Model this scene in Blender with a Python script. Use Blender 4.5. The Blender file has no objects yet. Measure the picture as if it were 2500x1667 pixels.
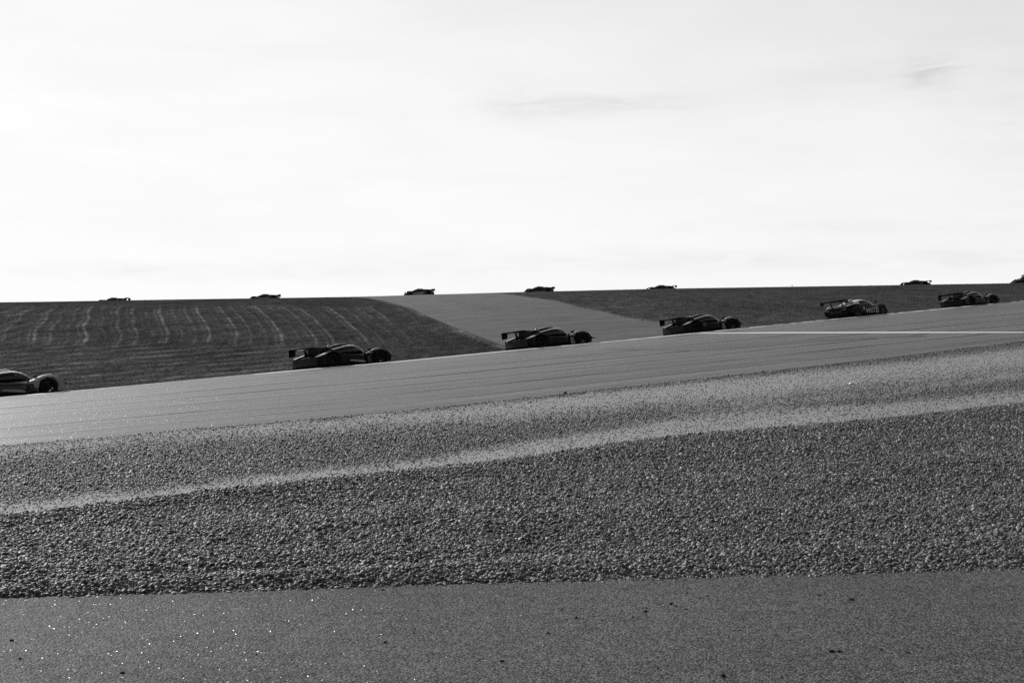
import bpy, bmesh, math, random
import numpy as np
from mathutils import Vector, Matrix, noise as mnoise

random.seed(7)
rng = np.random.default_rng(11)
scene = bpy.context.scene
C = scene.collection

# ------------------------------------------------------------------ camera
F = 3472.2          # focal length in photo pixels (50 mm on a 36 mm frame, 2500 px wide)
CX, HV, CH = 1250.0, 750.0, 1.7     # centre column, horizon row, eye height
cam_d = bpy.data.cameras.new('camera')
cam_d.lens = 50.0
cam_d.sensor_width = 36.0
cam_d.shift_y = -(833.5 - HV) / 2500.0
cam_d.clip_start = 0.1
cam_d.clip_end = 12000
cam = bpy.data.objects.new('camera', cam_d)
C.objects.link(cam)
cam.location = (0, 0, CH)
cam.rotation_euler = (math.radians(90), 0, 0)
scene.camera = cam

# ------------------------------------------------------------------ light
SUN_AZ = math.radians(-38)      # left of the view direction (+Y)
SUN_EL = math.radians(27)
scene.view_settings.view_transform = 'Standard'
scene.view_settings.look = 'None'
scene.view_settings.gamma = 1.0
scene.view_settings.use_curve_mapping = False
scene.view_settings.exposure = 0.0
scene.cycles.use_denoising = False
scene.cycles.max_bounces = 6
scene.cycles.diffuse_bounces = 3

world = bpy.data.worlds.new('World')
scene.world = world
world.use_nodes = True
wt = world.node_tree
wt.nodes.clear()


def N(t, kind, **kw):
    n = t.nodes.new(kind)
    ins = kw.pop('ins', {})
    for k, v in kw.items():
        setattr(n, k, v)
    for k, v in ins.items():
        n.inputs[k].default_value = v
    return n


def mth(t, op, a, b=None, c=None, clamp=False):
    n = t.nodes.new('ShaderNodeMath')
    n.operation = op
    n.use_clamp = clamp
    for i, x in enumerate((a, b, c)):
        if x is None:
            continue
        if isinstance(x, (int, float)):
            n.inputs[i].default_value = x
        else:
            t.links.new(x, n.inputs[i])
    return n.outputs[0]


def build_world():
    t = wt
    sky = N(t, 'ShaderNodeTexSky', sky_type='NISHITA', sun_disc=False)
    sky.sun_elevation = SUN_EL
    sky.sun_rotation = SUN_AZ
    sky.air_density = 1.0
    sky.dust_density = 2.5
    sky.ozone_density = 1.0
    # the photograph is black and white: only the brightness of the sky counts
    # (through a red filter, which darkens blue sky: the red channel)
    bw = N(t, 'ShaderNodeSeparateColor')
    t.links.new(sky.outputs[0], bw.inputs[0])
    co = N(t, 'ShaderNodeTexCoord')
    sep = N(t, 'ShaderNodeSeparateXYZ')
    t.links.new(co.outputs['Generated'], sep.inputs[0])
    # azimuth and elevation style coordinates: clouds stretched along the horizon
    az = mth(t, 'ARCTAN2', sep.outputs[0], sep.outputs[1])
    el = mth(t, 'ARCSINE', sep.outputs[2])
    cmb = N(t, 'ShaderNodeCombineXYZ')
    t.links.new(mth(t, 'MULTIPLY', az, 5.0), cmb.inputs[0])
    t.links.new(mth(t, 'MULTIPLY', el, 26.0), cmb.inputs[1])
    nz = N(t, 'ShaderNodeTexNoise', ins={'Scale': 1.0, 'Detail': 7.0, 'Roughness': 0.62, 'Distortion': 0.5})
    t.links.new(cmb.outputs[0], nz.inputs['Vector'])
    wisp = mth(t, 'MULTIPLY', mth(t, 'SUBTRACT', nz.outputs[0], 0.5), 0.16)

    def blob(u, v, ru, rv, k):
        a0 = math.atan((u - CX) / F)
        e0 = math.atan((HV - v) / F)
        da = mth(t, 'DIVIDE', mth(t, 'SUBTRACT', az, a0), ru / F)
        de = mth(t, 'DIVIDE', mth(t, 'SUBTRACT', el, e0), rv / F)
        d2 = mth(t, 'ADD', mth(t, 'MULTIPLY', da, da), mth(t, 'MULTIPLY', de, de))
        g = mth(t, 'EXPONENT', mth(t, 'MULTIPLY', d2, -1.0))
        n2 = N(t, 'ShaderNodeTexNoise', ins={'Scale': 3.1, 'Detail': 6.0, 'Roughness': 0.65, 'Distortion': 0.8})
        t.links.new(cmb.outputs[0], n2.inputs['Vector'])
        s = mth(t, 'MULTIPLY', mth(t, 'SUBTRACT', n2.outputs[0], 0.30, clamp=True), 3.0)
        return mth(t, 'MULTIPLY', mth(t, 'MULTIPLY', g, s), k)
    grey = blob(1290, 262, 130, 36, 0.15)
    for b in ((1560, 255, 210, 26, 0.13), (2270, 205, 60, 44, 0.24), (2050, 195, 200, 30, 0.07),
              (2480, 300, 170, 230, 0.05), (1900, 640, 900, 30, 0.09), (400, 665, 700, 22, 0.07),
              (2300, 560, 500, 16, 0.05)):
        grey = mth(t, 'ADD', grey, blob(*b))
    # thin bright cloud veil lit by the sun: nearly even white, faint wisps
    # it thickens towards the horizon
    veil = mth(t, 'MULTIPLY', mth(t, 'EXPONENT', mth(t, 'DIVIDE', mth(t, 'MAXIMUM', sep.outputs[2], 0.0), -0.17)), VEIL)
    # thin cloud scatters sunlight mostly forwards: brighter on the sun's side
    dt = N(t, 'ShaderNodeVectorMath', operation='DOT_PRODUCT')
    t.links.new(co.outputs['Generated'], dt.inputs[0])
    dt.inputs[1].default_value = (math.sin(SUN_AZ) * math.cos(SUN_EL), math.cos(SUN_AZ) * math.cos(SUN_EL), math.sin(SUN_EL))
    fwd = mth(t, 'POWER', mth(t, 'MULTIPLY', mth(t, 'ADD', dt.outputs['Value'], 1.0), 0.5), 1.6)
    veil = mth(t, 'MULTIPLY', veil, mth(t, 'ADD', mth(t, 'MULTIPLY', fwd, 0.95), 0.15))
    lum = mth(t, 'ADD', mth(t, 'MULTIPLY', bw.outputs[0], SKYK), veil)
    fac = mth(t, 'SUBTRACT', mth(t, 'ADD', 1.0, wisp), grey)
    # highlights roll off softly, as on film
    soft = mth(t, 'MULTIPLY', mth(t, 'SUBTRACT', 1.0, mth(t, 'EXPONENT', mth(t, 'DIVIDE', lum, -SOFT))), SOFT)
    out = mth(t, 'MULTIPLY', soft, fac)
    bg = N(t, 'ShaderNodeBackground', ins={'Strength': SKYS})
    t.links.new(out, bg.inputs['Color'])
    wo = N(t, 'ShaderNodeOutputWorld')
    t.links.new(bg.outputs[0], wo.inputs['Surface'])


SKYS = 0.12
SKYK = 1.45
VEIL = 30.0
SOFT = 8.15      # brightness at which the thin cloud saturates
build_world()

sd = bpy.data.lights.new('sun', 'SUN')
sd.energy = 4.8
sd.angle = math.radians(0.5)
sd.color = (1.0, 1.0, 1.0)
sun = bpy.data.objects.new('sun', sd)
C.objects.link(sun)
sdir = Vector((math.sin(SUN_AZ) * math.cos(SUN_EL), math.cos(SUN_AZ) * math.cos(SUN_EL), math.sin(SUN_EL)))
sun.rotation_euler = sdir.to_track_quat('Z', 'Y').to_euler()
sun.location = sdir * 60


# ------------------------------------------------------------------ materials
def new_mat(name):
    m = bpy.data.materials.new(name)
    m.use_nodes = True
    t = m.node_tree
    b = t.nodes['Principled BSDF']
    return m, t, b


def g3(v):
    return (v, v, v, 1.0)


def simple(name, v, rough=0.5, spec=0.5, metal=0.0, coat=0.0, dirt=0.0):
    m, t, b = new_mat(name)
    b.inputs['Base Color'].default_value = g3(v)
    b.inputs['Roughness'].default_value = rough
    b.inputs['Specular IOR Level'].default_value = spec
    b.inputs['Metallic'].default_value = metal
    b.inputs['Coat Weight'].default_value = coat
    b.inputs['Coat Roughness'].default_value = 0.08
    co = N(t, 'ShaderNodeTexCoord')
    nz = N(t, 'ShaderNodeTexNoise', ins={'Scale': 6.0, 'Detail': 5.0, 'Roughness': 0.6})
    t.links.new(co.outputs['Object'], nz.inputs['Vector'])
    r = N(t, 'ShaderNodeMapRange', ins={'From Min': 0.3, 'From Max': 0.7, 'To Min': v * (1 - dirt), 'To Max': v * (1 + dirt * 0.5)})
    t.links.new(nz.outputs[0], r.inputs['Value'])
    t.links.new(r.outputs[0], b.inputs['Base Color'])
    rr = N(t, 'ShaderNodeMapRange', ins={'From Min': 0.3, 'From Max': 0.7, 'To Min': max(0.02, rough * 0.85), 'To Max': min(1, rough * 1.2)})
    t.links.new(nz.outputs[0], rr.inputs['Value'])
    t.links.new(rr.outputs[0], b.inputs['Roughness'])
    return m


def noise_node(t, vec, scale, detail=4, rough=0.6, dist=0.0):
    n = N(t, 'ShaderNodeTexNoise', ins={'Scale': scale, 'Detail': detail, 'Roughness': rough, 'Distortion': dist})
    t.links.new(vec, n.inputs['Vector'])
    return n.outputs[0]


def mapr(t, x, a, b, c, d, clamp=True):
    n = N(t, 'ShaderNodeMapRange', ins={'From Min': a, 'From Max': b, 'To Min': c, 'To Max': d})
    n.clamp = clamp
    t.links.new(x, n.inputs['Value'])
    return n.outputs[0]


def scaled(t, vec, sx, sy, sz=1.0):
    m = N(t, 'ShaderNodeMapping')
    m.inputs['Scale'].default_value = (sx, sy, sz)
    t.links.new(vec, m.inputs['Vector'])
    return m.outputs[0]


def asphalt(name, base=0.055, grain=150.0, bump=0.4, rough=0.55, spec=0.5, streak=0.0, seams=(), speck=0.985, patch=0.15, mark=0.0):
    m, t, b = new_mat(name)
    geo = N(t, 'ShaderNodeNewGeometry')
    pos = geo.outputs['Position']
    uv = N(t, 'ShaderNodeUVMap')
    fine = noise_node(t, pos, grain, 2, 0.7)
    mid = noise_node(t, pos, 6.0, 4, 0.6)
    big = noise_node(t, pos, 0.35, 4, 0.55)
    v = N(t, 'ShaderNodeTexVoronoi', ins={'Scale': grain * 0.75})
    t.links.new(pos, v.inputs['Vector'])
    stone = mapr(t, N_sep(t, v.outputs['Color']), 0.0, 1.0, 0.12, 2.1)
    col = mth(t, 'MULTIPLY', base, stone)
    col = mth(t, 'MULTIPLY', col, mapr(t, fine, 0.3, 0.7, 0.5, 1.5))
    mod = mth(t, 'MULTIPLY', mapr(t, big, 0.3, 0.7, 1 - patch, 1 + patch), mapr(t, mid, 0.3, 0.7, 1 - patch, 1 + patch))
    mod = mth(t, 'MULTIPLY', mod, mapr(t, fine, 0.3, 0.7, 0.5, 1.5))
    col = mth(t, 'MULTIPLY', col, mapr(t, mid, 0.3, 0.7, 1 - patch, 1 + patch))
    col = mth(t, 'MULTIPLY', col, mapr(t, big, 0.3, 0.7, 1 - patch, 1 + patch))
    rg = mapr(t, fine, 0.3, 0.7, rough - 0.12, rough + 0.12)
    if streak:
        s1 = noise_node(t, scaled(t, uv.outputs[0], 0.035, 1.7), 1.0, 5, 0.65)
        s2 = noise_node(t, scaled(t, uv.outputs[0], 0.02, 6.0), 1.0, 4, 0.7)
        sm = mth(t, 'MULTIPLY', mapr(t, s1, 0.32, 0.68, 1 - streak, 1 + streak), mapr(t, s2, 0.30, 0.60, 1 - streak * 0.8, 1 + streak * 0.3))
        col = mth(t, 'MULTIPLY', col, sm)
        mod = mth(t, 'MULTIPLY', mod, sm)
        rg = mth(t, 'ADD', rg, mapr(t, s1, 0.3, 0.7, 0.05, -0.05))
    if mark:
        # thin dark tyre marks that follow the driving direction
        w1 = noise_node(t, scaled(t, uv.outputs[0], 0.02, 0.1), 1.0, 2, 0.5)
        uvs = N(t, 'ShaderNodeSeparateXYZ')
        t.links.new(uv.outputs[0], uvs.inputs[0])
        warped = mth(t, 'ADD', uvs.outputs[1], mth(t, 'MULTIPLY', w1, 7.0))
        cb = N(t, 'ShaderNodeCombineXYZ')
        t.links.new(mth(t, 'MULTIPLY', uvs.outputs[0], 0.016), cb.inputs[0])
        t.links.new(mth(t, 'MULTIPLY', warped, 1.9), cb.inputs[1])
        s3 = noise_node(t, cb.outputs[0], 1.0, 3, 0.6)
        lm = mth(t, 'ABSOLUTE', mth(t, 'SUBTRACT', s3, 0.56))
        lm = mapr(t, lm, 0.0, 0.012, 1 - mark, 1.0)
        col = mth(t, 'MULTIPLY', col, lm)
        mod = mth(t, 'MULTIPLY', mod, lm)
        rg = mth(t, 'ADD', rg, mapr(t, lm, 1 - mark, 1, 0.12, 0.0))
    if seams:
        uvn = N(t, 'ShaderNodeUVMap')
        sp = N(t, 'ShaderNodeSeparateXYZ')
        t.links.new(uvn.outputs[0], sp.inputs[0])
        wob = mth(t, 'MULTIPLY', mth(t, 'SUBTRACT', noise_node(t, scaled(t, uvn.outputs[0], 0.05, 0.0), 1.0, 4), 0.5), 0.5)
        yy = mth(t, 'ADD', sp.outputs[1], wob)
        for (sv, w, k) in seams:
            d = mth(t, 'ABSOLUTE', mth(t, 'SUBTRACT', yy, sv))
            br = mapr(t, noise_node(t, scaled(t, uvn.outputs[0], 0.15, 0.3), 1.0, 3), 0.35, 0.6, 0.2, 1.0)
            ln = mapr(t, d, w * 0.5, w, 1.0, 0.0)
            kk = mth(t, 'MULTIPLY', mth(t, 'MULTIPLY', ln, br), k)
            col = mth(t, 'MULTIPLY', col, mth(t, 'SUBTRACT', 1.0, kk))
            mod = mth(t, 'MULTIPLY', mod, mth(t, 'SUBTRACT', 1.0, kk))
            rg = mth(t, 'ADD', rg, mth(t, 'MULTIPLY', kk, 0.4))
    t.links.new(col, b.inputs['Base Color'])
    t.links.new(rg, b.inputs['Roughness'])
    t.links.new(mth(t, 'MULTIPLY', mod, spec), b.inputs['Specular IOR Level'])
    bp = N(t, 'ShaderNodeBump', ins={'Strength': bump, 'Distance': 0.010})
    hgt = mth(t, 'ADD', mth(t, 'MULTIPLY', v.outputs['Distance'], -1.0), fine)
    t.links.new(hgt, bp.inputs['Height'])
    t.links.new(bp.outputs[0], b.inputs['Normal'])
    if speck:
        # a few polished aggregate chips: smooth and tilted, they glint in the sun
        v2 = N(t, 'ShaderNodeTexVoronoi', ins={'Scale': grain * 1.9})
        t.links.new(pos, v2.inputs['Vector'])
        sc = N(t, 'ShaderNodeSeparateColor')
        t.links.new(v2.outputs['Color'], sc.inputs[0])
        chip = mth(t, 'GREATER_THAN', sc.outputs[0], speck)
        tilt = N(t, 'ShaderNodeVectorMath', operation='SUBTRACT')
        t.links.new(v2.outputs['Color'], tilt.inputs[0])
        tilt.inputs[1].default_value = (0.5, 0.5, 0.5)
        # the chip id is in the first channel, so build its tilt from the other two
        cmb = N(t, 'ShaderNodeCombineXYZ')
        t.links.new(mth(t, 'MULTIPLY', mth(t, 'SUBTRACT', sc.outputs[1], 0.5), 1.3), cmb.inputs[0])
        t.links.new(mth(t, 'MULTIPLY', mth(t, 'SUBTRACT', sc.outputs[2], 0.5), 1.25), cmb.inputs[1])
        cmb.inputs[2].default_value = 1.0
        nrm = N(t, 'ShaderNodeVectorMath', operation='NORMALIZE')
        t.links.new(cmb.outputs[0], nrm.inputs[0])
        b2 = N(t, 'ShaderNodeBsdfPrincipled', ins={'Roughness': 0.34, 'Specular IOR Level': 0.6})
        b2.inputs['Base Color'].default_value = g3(base * 1.5)
        t.links.new(nrm.outputs[0], b2.inputs['Normal'])
        mix = N(t, 'ShaderNodeMixShader')
        t.links.new(chip, mix.inputs[0])
        t.links.new(b.outputs[0], mix.inputs[1])
        t.links.new(b2.outputs[0], mix.inputs[2])
        out = t.nodes['Material Output']
        t.links.new(mix.outputs[0], out.inputs['Surface'])
    return m


def N_sep(t, colsock):
    s = N(t, 'ShaderNodeSeparateColor')
    t.links.new(colsock, s.inputs[0])
    return s.outputs[1]


def grass_mat(name, base=0.05, stripes=False):
    m, t, b = new_mat(name)
    geo = N(t, 'ShaderNodeNewGeometry')
    pos = geo.outputs['Position']
    n1 = noise_node(t, scaled(t, pos, 1.0, 0.35), 0.9, 6, 0.68)
    n2 = noise_node(t, scaled(t, pos, 0.22, 0.12), 0.5, 4, 0.6)
    n3 = noise_node(t, scaled(t, pos, 1.0, 0.5), 5.0, 4, 0.75)
    col = mth(t, 'MULTIPLY', base, mapr(t, n1, 0.3, 0.7, 0.55, 1.5))
    col = mth(t, 'MULTIPLY', col, mapr(t, n2, 0.3, 0.7, 0.75, 1.25))
    col = mth(t, 'MULTIPLY', col, mapr(t, n3, 0.25, 0.75, 0.25, 1.8))
    at = N(t, 'ShaderNodeAttribute')
    at.attribute_name = 'mow'
    brk = mapr(t, noise_node(t, scaled(t, pos, 0.5, 0.12), 1.0, 5, 0.7), 0.38, 0.62, 0.15, 1.0)
    col = mth(t, 'MULTIPLY', col, mth(t, 'ADD', 1.0, mth(t, 'MULTIPLY', mth(t, 'MULTIPLY', at.outputs['Fac'], brk), 2.7)))
    t.links.new(col, b.inputs['Base Color'])
    b.inputs['Roughness'].default_value = 0.9
    b.inputs['Specular IOR Level'].default_value = 0.0
    bp = N(t, 'ShaderNodeBump', ins={'Strength': 0.9, 'Distance': 0.12})
    t.links.new(mth(t, 'ADD', n3, mth(t, 'MULTIPLY', n1, 2.0)), bp.inputs['Height'])
    t.links.new(bp.outputs[0], b.inputs['Normal'])
    return m


def gravel_mat(name):
    m, t, b = new_mat(name)
    geo = N(t, 'ShaderNodeNewGeometry')
    pos = geo.outputs['Position']
    v = N(t, 'ShaderNodeTexVoronoi', ins={'Scale': 42.0, 'Randomness': 1.0})
    t.links.new(pos, v.inputs['Vector'])
    n1 = noise_node(t, pos, 18, 4, 0.65)
    at = N(t, 'ShaderNodeAttribute')
    at.attribute_name = 'fines'
    base = mapr(t, at.outputs['Fac'], 0, 1, 0.045, 0.26)
    col = mth(t, 'MULTIPLY', base, mapr(t, N_sep(t, v.outputs['Color']), 0, 1, 0.7, 1.25))
    col = mth(t, 'MULTIPLY', col, mapr(t, n1, 0.3, 0.7, 0.8, 1.15))
    t.links.new(col, b.inputs['Base Color'])
    b.inputs['Roughness'].default_value = 0.85
    b.inputs['Specular IOR Level'].default_value = 0.25
    bp = N(t, 'ShaderNodeBump', ins={'Strength': 0.6, 'Distance': 0.012})
    t.links.new(mth(t, 'ADD', mth(t, 'MULTIPLY', v.outputs['Distance'], -1.5), n1), bp.inputs['Height'])
    t.links.new(bp.outputs[0], b.inputs['Normal'])
    return m


def stone_mat():
    m, t, b = new_mat('pale_gravel_stone')
    oi = N(t, 'ShaderNodeObjectInfo')
    geo = N(t, 'ShaderNodeNewGeometry')
    nz = noise_node(t, geo.outputs['Position'], 60, 3, 0.6)
    r = N(t, 'ShaderNodeValToRGB')
    r.color_ramp.elements[0].position = 0.0
    r.color_ramp.elements[0].color = g3(0.03)
    r.color_ramp.elements[1].position = 1.0
    r.color_ramp.elements[1].color = g3(0.36)
    e = r.color_ramp.elements.new(0.35)
    e.color = g3(0.07)
    e = r.color_ramp.elements.new(0.8)
    e.color = g3(0.145)
    t.links.new(oi.outputs['Random'], r.inputs[0])
    bwn = N(t, 'ShaderNodeRGBToBW')
    t.links.new(r.outputs[0], bwn.inputs[0])
    col = mth(t, 'MULTIPLY', bwn.outputs[0], mapr(t, nz, 0.3, 0.7, 0.8, 1.15))
    t.links.new(col, b.inputs['Base Color'])
    b.inputs['Roughness'].default_value = 0.6
    b.inputs['Specular IOR Level'].default_value = 0.4
    return m


def line_paint(name, v=0.75, wear=0.4):
    m, t, b = new_mat(name)
    geo = N(t, 'ShaderNodeNewGeometry')
    at = N(t, 'ShaderNodeAttribute')
    at.attribute_name = 'paint'
    n1 = noise_node(t, geo.outputs['Position'], 1.3, 6, 0.7)
    k = mapr(t, mth(t, 'ADD', n1, mth(t, 'MULTIPLY', at.outputs['Fac'], 0.5)), 0.62, 0.82, 0.0, 1.0)
    mx = mapr(t, k, 0, 1, 0.06, v)
    t.links.new(mx, b.inputs['Base Color'])
    b.inputs['Roughness'].default_value = 0.6
    return m


M = dict(
    apron=asphalt('foreground_asphalt', 0.074, speck=0.985, grain=105.0, bump=1.0, rough=0.66, spec=0.08, patch=0.14),
    runoff=asphalt('runoff_asphalt', 0.027, speck=0.987, grain=60.0, bump=0.35, rough=0.44, spec=0.26, streak=0.30, mark=0.75,
                   seams=((3.0, 0.13, 0.85), (7.2, 0.2, 0.9), (12.0, 0.26, 0.85), (17.5, 0.32, 0.8), (24.0, 0.36, 0.8))),
    patch=asphalt('newer_asphalt', 0.030, grain=60.0, bump=0.35, rough=0.62, spec=0.4, streak=0.12, speck=False),
    track=asphalt('track_asphalt', 0.05, grain=40.0, bump=0.3, rough=0.6, streak=0.15, speck=False),
    cross=asphalt('cross_road_asphalt', 0.023, grain=25.0, bump=0.35, rough=0.5, spec=0.11, streak=0.12, speck=False, patch=0.30),
    grass=grass_mat('short_grass', 0.050),
    verge=grass_mat('dry_verge', 0.085),
    gravel=gravel_mat('gravel_bed'),
    stone=stone_mat(),
    paint=line_paint('white_road_paint', 0.5),
    carbon=simple('bare_carbon', 0.005, 0.4, 0.15),
    black=simple('black_gloss_paint', 0.004, 0.18, 0.4),
    flatblack=simple('satin_black_paint', 0.004, 0.4, 0.08),
    darkgrey=simple('dark_grey_paint', 0.012, 0.25, 0.35),
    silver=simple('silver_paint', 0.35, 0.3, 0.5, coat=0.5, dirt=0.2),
    white=simple('white_paint', 0.62, 0.3, 0.5, coat=0.6, dirt=0.15),
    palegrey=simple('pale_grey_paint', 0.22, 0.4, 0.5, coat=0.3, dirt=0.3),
    tyre=simple('tyre_rubber', 0.008, 0.85, 0.15),
    rim=simple('dark_rim_metal', 0.012, 0.7, 0.15),
    glass=simple('dark_cabin_glass', 0.004, 0.06, 0.4),
    reflection_glass=simple('side_glass_painted_reflection', 0.16, 0.15, 0.6),  # pale base colour stands in for sky and haze reflected in the glass
    lamp=simple('lamp_lens', 0.35, 0.1, 0.8, coat=0.6),
    rubber=simple('rubber_crumb', 0.01, 0.9, 0.2),
    bone=simple('pale_twig', 0.7, 0.6, 0.3),
    leaf=simple('dark_leaf', 0.035, 0.7, 0.2),
    bark=simple('dark_bark', 0.05, 0.9, 0.1),
    joint=simple('dark_joint_filler', 0.012, 0.9, 0.1),
)


# ------------------------------------------------------------------ object helpers
def tag(o, label=None, cat=None, group=None, kind=None):
    if label:
        o['label'] = label
    if cat:
        o['category'] = cat
    if group:
        o['group'] = group
    if kind:
        o['kind'] = kind
    return o


def link(name, mesh, mat=None, parent=None):
    o = bpy.data.objects.new(name, mesh)
    C.objects.link(o)
    if parent is not None:
        o.parent = parent
    if mat is not None:
        if len(mesh.materials) == 0:
            mesh.materials.append(None)
        o.material_slots[0].link = 'OBJECT'
        o.material_slots[0].material = mat
    return o


def grid_mesh(name, P, uv=None, attrs=None, smooth=True):
    """P: rows x cols x 3 array of points -> one quad sheet."""
    r, c, _ = P.shape
    me = bpy.data.meshes.new(name)
    idx = np.arange(r * c).reshape(r, c)
    f = np.stack([idx[:-1, :-1], idx[:-1, 1:], idx[1:, 1:], idx[1:, :-1]], -1).reshape(-1, 4)
    me.vertices.add(r * c)
    me.vertices.foreach_set('co', P.reshape(-1).astype(np.float32))
    me.loops.add(f.size)
    me.loops.foreach_set('vertex_index', f.reshape(-1).astype(np.int32))
    me.polygons.add(len(f))
    me.polygons.foreach_set('loop_start', (np.arange(len(f)) * 4).astype(np.int32))
    me.polygons.foreach_set('loop_total', np.full(len(f), 4, np.int32))
    me.update(calc_edges=True)
    if uv is not None:
        l = me.uv_layers.new(name='UVMap')
        l.data.foreach_set('uv', uv.reshape(-1, 2)[f.reshape(-1)].reshape(-1).astype(np.float32))
    for k, a in (attrs or {}).items():
        at = me.attributes.new(k, 'FLOAT', 'POINT')
        at.data.foreach_set('value', a.reshape(-1).astype(np.float32))
    if smooth:
        me.polygons.foreach_set('use_smooth', np.ones(len(f), bool))
    me.validate()
    return me


# ------------------------------------------------------------------ lines of the land (plan points with heights)
SG = np.arange(-1600, 4101, 20.0)      # column parameter along every line
INN = (SG >= 0) & (SG <= 2500)


def smooth1(a, k):
    if k < 2:
        return a
    pad = np.concatenate([2 * a[0] - a[k:0:-1], a, 2 * a[-1] - a[-2:-k - 2:-1]])
    w = np.hanning(2 * k + 3)[1:-1]
    w /= w.sum()
    return np.convolve(pad, w, 'same')[k:-k]


def make_line(us, vs, ys, k=12):
    s = SG[INN]
    v = smooth1(np.interp(s, us, vs), k)
    y = smooth1(np.interp(s, us, ys), k)
    x = (s - CX) / F * y
    z = CH - (v - HV) * y / F
    P = np.stack([x, y, z], -1)
    out = np.zeros((len(SG), 3))
    out[INN] = P
    n = 14
    a = (P[0] - P[n]) / n
    b = (P[-1] - P[-1 - n]) / n
    i0 = np.where(INN)[0][0]
    i1 = np.where(INN)[0][-1]
    for i in range(i0 - 1, -1, -1):
        out[i] = P[0] + a * (i0 - i)
    for i in range(i1 + 1, len(SG)):
        out[i] = P[-1] + b * (i - i1)
    return out


def ys_of(us, vs, zs):
    return [(CH - z) * F / (v - HV) for v, z in zip(vs, zs)]


U2, V2 = [0, 500, 1250, 2000, 2500], [1462, 1447, 1425, 1407, 1393]
L2 = make_line(U2, V2, ys_of(U2, V2, [0] * 5))
U3, V3 = [0, 400, 744, 1254, 1594, 2126, 2500], [1267, 1218, 1180, 1127, 1073, 1031, 989]
L3 = make_line(U3, V3, ys_of(U3, V3, [.12, .14, .16, .2, .23, .27, .30]))
U4, V4 = [0, 585, 1010, 1594, 2126, 2500], [1087, 1036, 999, 935, 877, 832]
L4 = make_line(U4, V4, ys_of(U4, V4, [-.1, -.05, 0, .15, .35, .55]))
U5 = [0, 70, 200, 400, 711, 980, 1200, 1480, 1700, 1850, 2005, 2220, 2280, 2440, 2500]
V5 = [969, 962, 952, 933, 904, 881, 859, 834, 812, 797, 781, 761, 754, 740, 734]
Y5 = list(np.interp(U5, [0, 400, 820, 1340, 1720, 2090, 2370, 2500], [53, 57.5, 63.5, 71, 79, 86, 94, 98]))
L5 = make_line(U5, V5, Y5, 8)
L5a = make_line(U5, [v + 1.9 for v in V5], [y - 0.5 for y in Y5], 8)      # near foot of the painted kerb
L7 = make_line(U5, [v + 13 for v in V5], [y + 15 for y in Y5], 8)         # far side of the track, hidden behind its near edge
U6 = [0, 150, 400, 648, 870, 1020, 1315, 1612, 2000, 2233, 2500]
V6 = [738, 736, 731.5, 728, 724.5, 720, 712, 705, 699, 695.5, 691]
L6 = make_line(U6, V6, [205] * 4 + [208, 210, 212, 214, 217, 219, 221], 6)
drop = np.interp(SG, [0, 275, 648, 1020, 1315, 1612, 2500], [.8, .72, .56, .06, .32, .62, .35])
L6b = L6.copy(); L6b[:, 1] += 5; L6b[:, 2] -= 0.05 + drop * 0.5
L6c = L6.copy(); L6c[:, 1] += 19; L6c[:, 2] -= 0.10 + drop * 1.3
L6d = L6.copy(); L6d[:, 0] *= 2.2; L6d[:, 1] += 420; L6d[:, 2] -= 26


def sheet_pts(A, B, n):
    t = np.linspace(0, 1, n)[:, None, None]
    return A[None] * (1 - t) + B[None] * t


def sheet_uv(P, v0=0.0):
    mid = P[P.shape[0] // 2]
    d = np.linalg.norm(np.diff(mid[:, :2], axis=0), axis=1)
    arc = np.concatenate([[0], np.cumsum(d)])
    row = np.linalg.norm(np.diff(P[:, P.shape[1] // 2, :2], axis=0), axis=1)
    rv = v0 + np.concatenate([[0], np.cumsum(row)])
    return np.stack(np.broadcast_arrays(arc[None, :], rv[:, None]), -1)


def vnoise(x, y, sc, seed=0.0):
    out = np.empty(x.size)
    xf, yf = x.reshape(-1), y.reshape(-1)
    for i in range(x.size):
        out[i] = mnoise.noise((xf[i] * sc, yf[i] * sc, seed))
    return out.reshape(x.shape)


# ---- foreground asphalt
A0 = np.stack([(SG - CX) * 0.03, np.full(SG.shape, -30.0), np.zeros(SG.shape)], -1)
A1 = np.stack([(SG - CX) * 0.0075, np.full(SG.shape, 2.0), np.zeros(SG.shape)], -1)
P = np.concatenate([sheet_pts(A0, A1, 4)[:-1], sheet_pts(A1, L2 + np.array([0, .35, -.0]), 12)])
tag(link('foreground_asphalt', grid_mesh('foreground_asphalt', P, sheet_uv(P)), M['apron']),
    'grey grainy asphalt strip in the foreground in front of the gravel bed', kind='structure')

# ---- gravel bed: near bank (tilted towards the camera) and far field beyond its lip
nR = 26
t = np.linspace(0, 1, nR)
near = sheet_pts(L2, L3, nR)
prof = t ** 1.0
und = 0.055 * vnoise(near[..., 0] * .6, near[..., 1] * 1.6, 0.6, 3.1) + 0.018 * vnoise(near[..., 0], near[..., 1], 2.0, 5.0)
near[..., 2] += und * np.sin(math.pi * t)[:, None]
near[..., 2] += 0.045 * np.exp(-((t - 0.93) / 0.06) ** 2)[:, None] * (0.5 + 0.5 * vnoise(near[..., 0], near[..., 1] * 0, 0.3, 1.0))
near[..., 2] += (0.022 * np.exp(-((t - .07) / .025) ** 2) - 0.03 * np.exp(-((t - .15) / .05) ** 2))[:, None] * np.interp(SG, [-500, 900, 1600, 2500], [1, 1, .5, .3])[None] \
    * (0.8 + 0.8 * vnoise(near[..., 0], near[..., 1], 0.6, 31.0))
near[..., 2] += 0.02 - 0.035 * np.exp(-(t / 0.03) ** 2)[:, None]
nR2 = 44
t2 = np.linspace(0, 1, nR2)
far = sheet_pts(L3, L4, nR2)
far[0] = near[-1]


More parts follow.
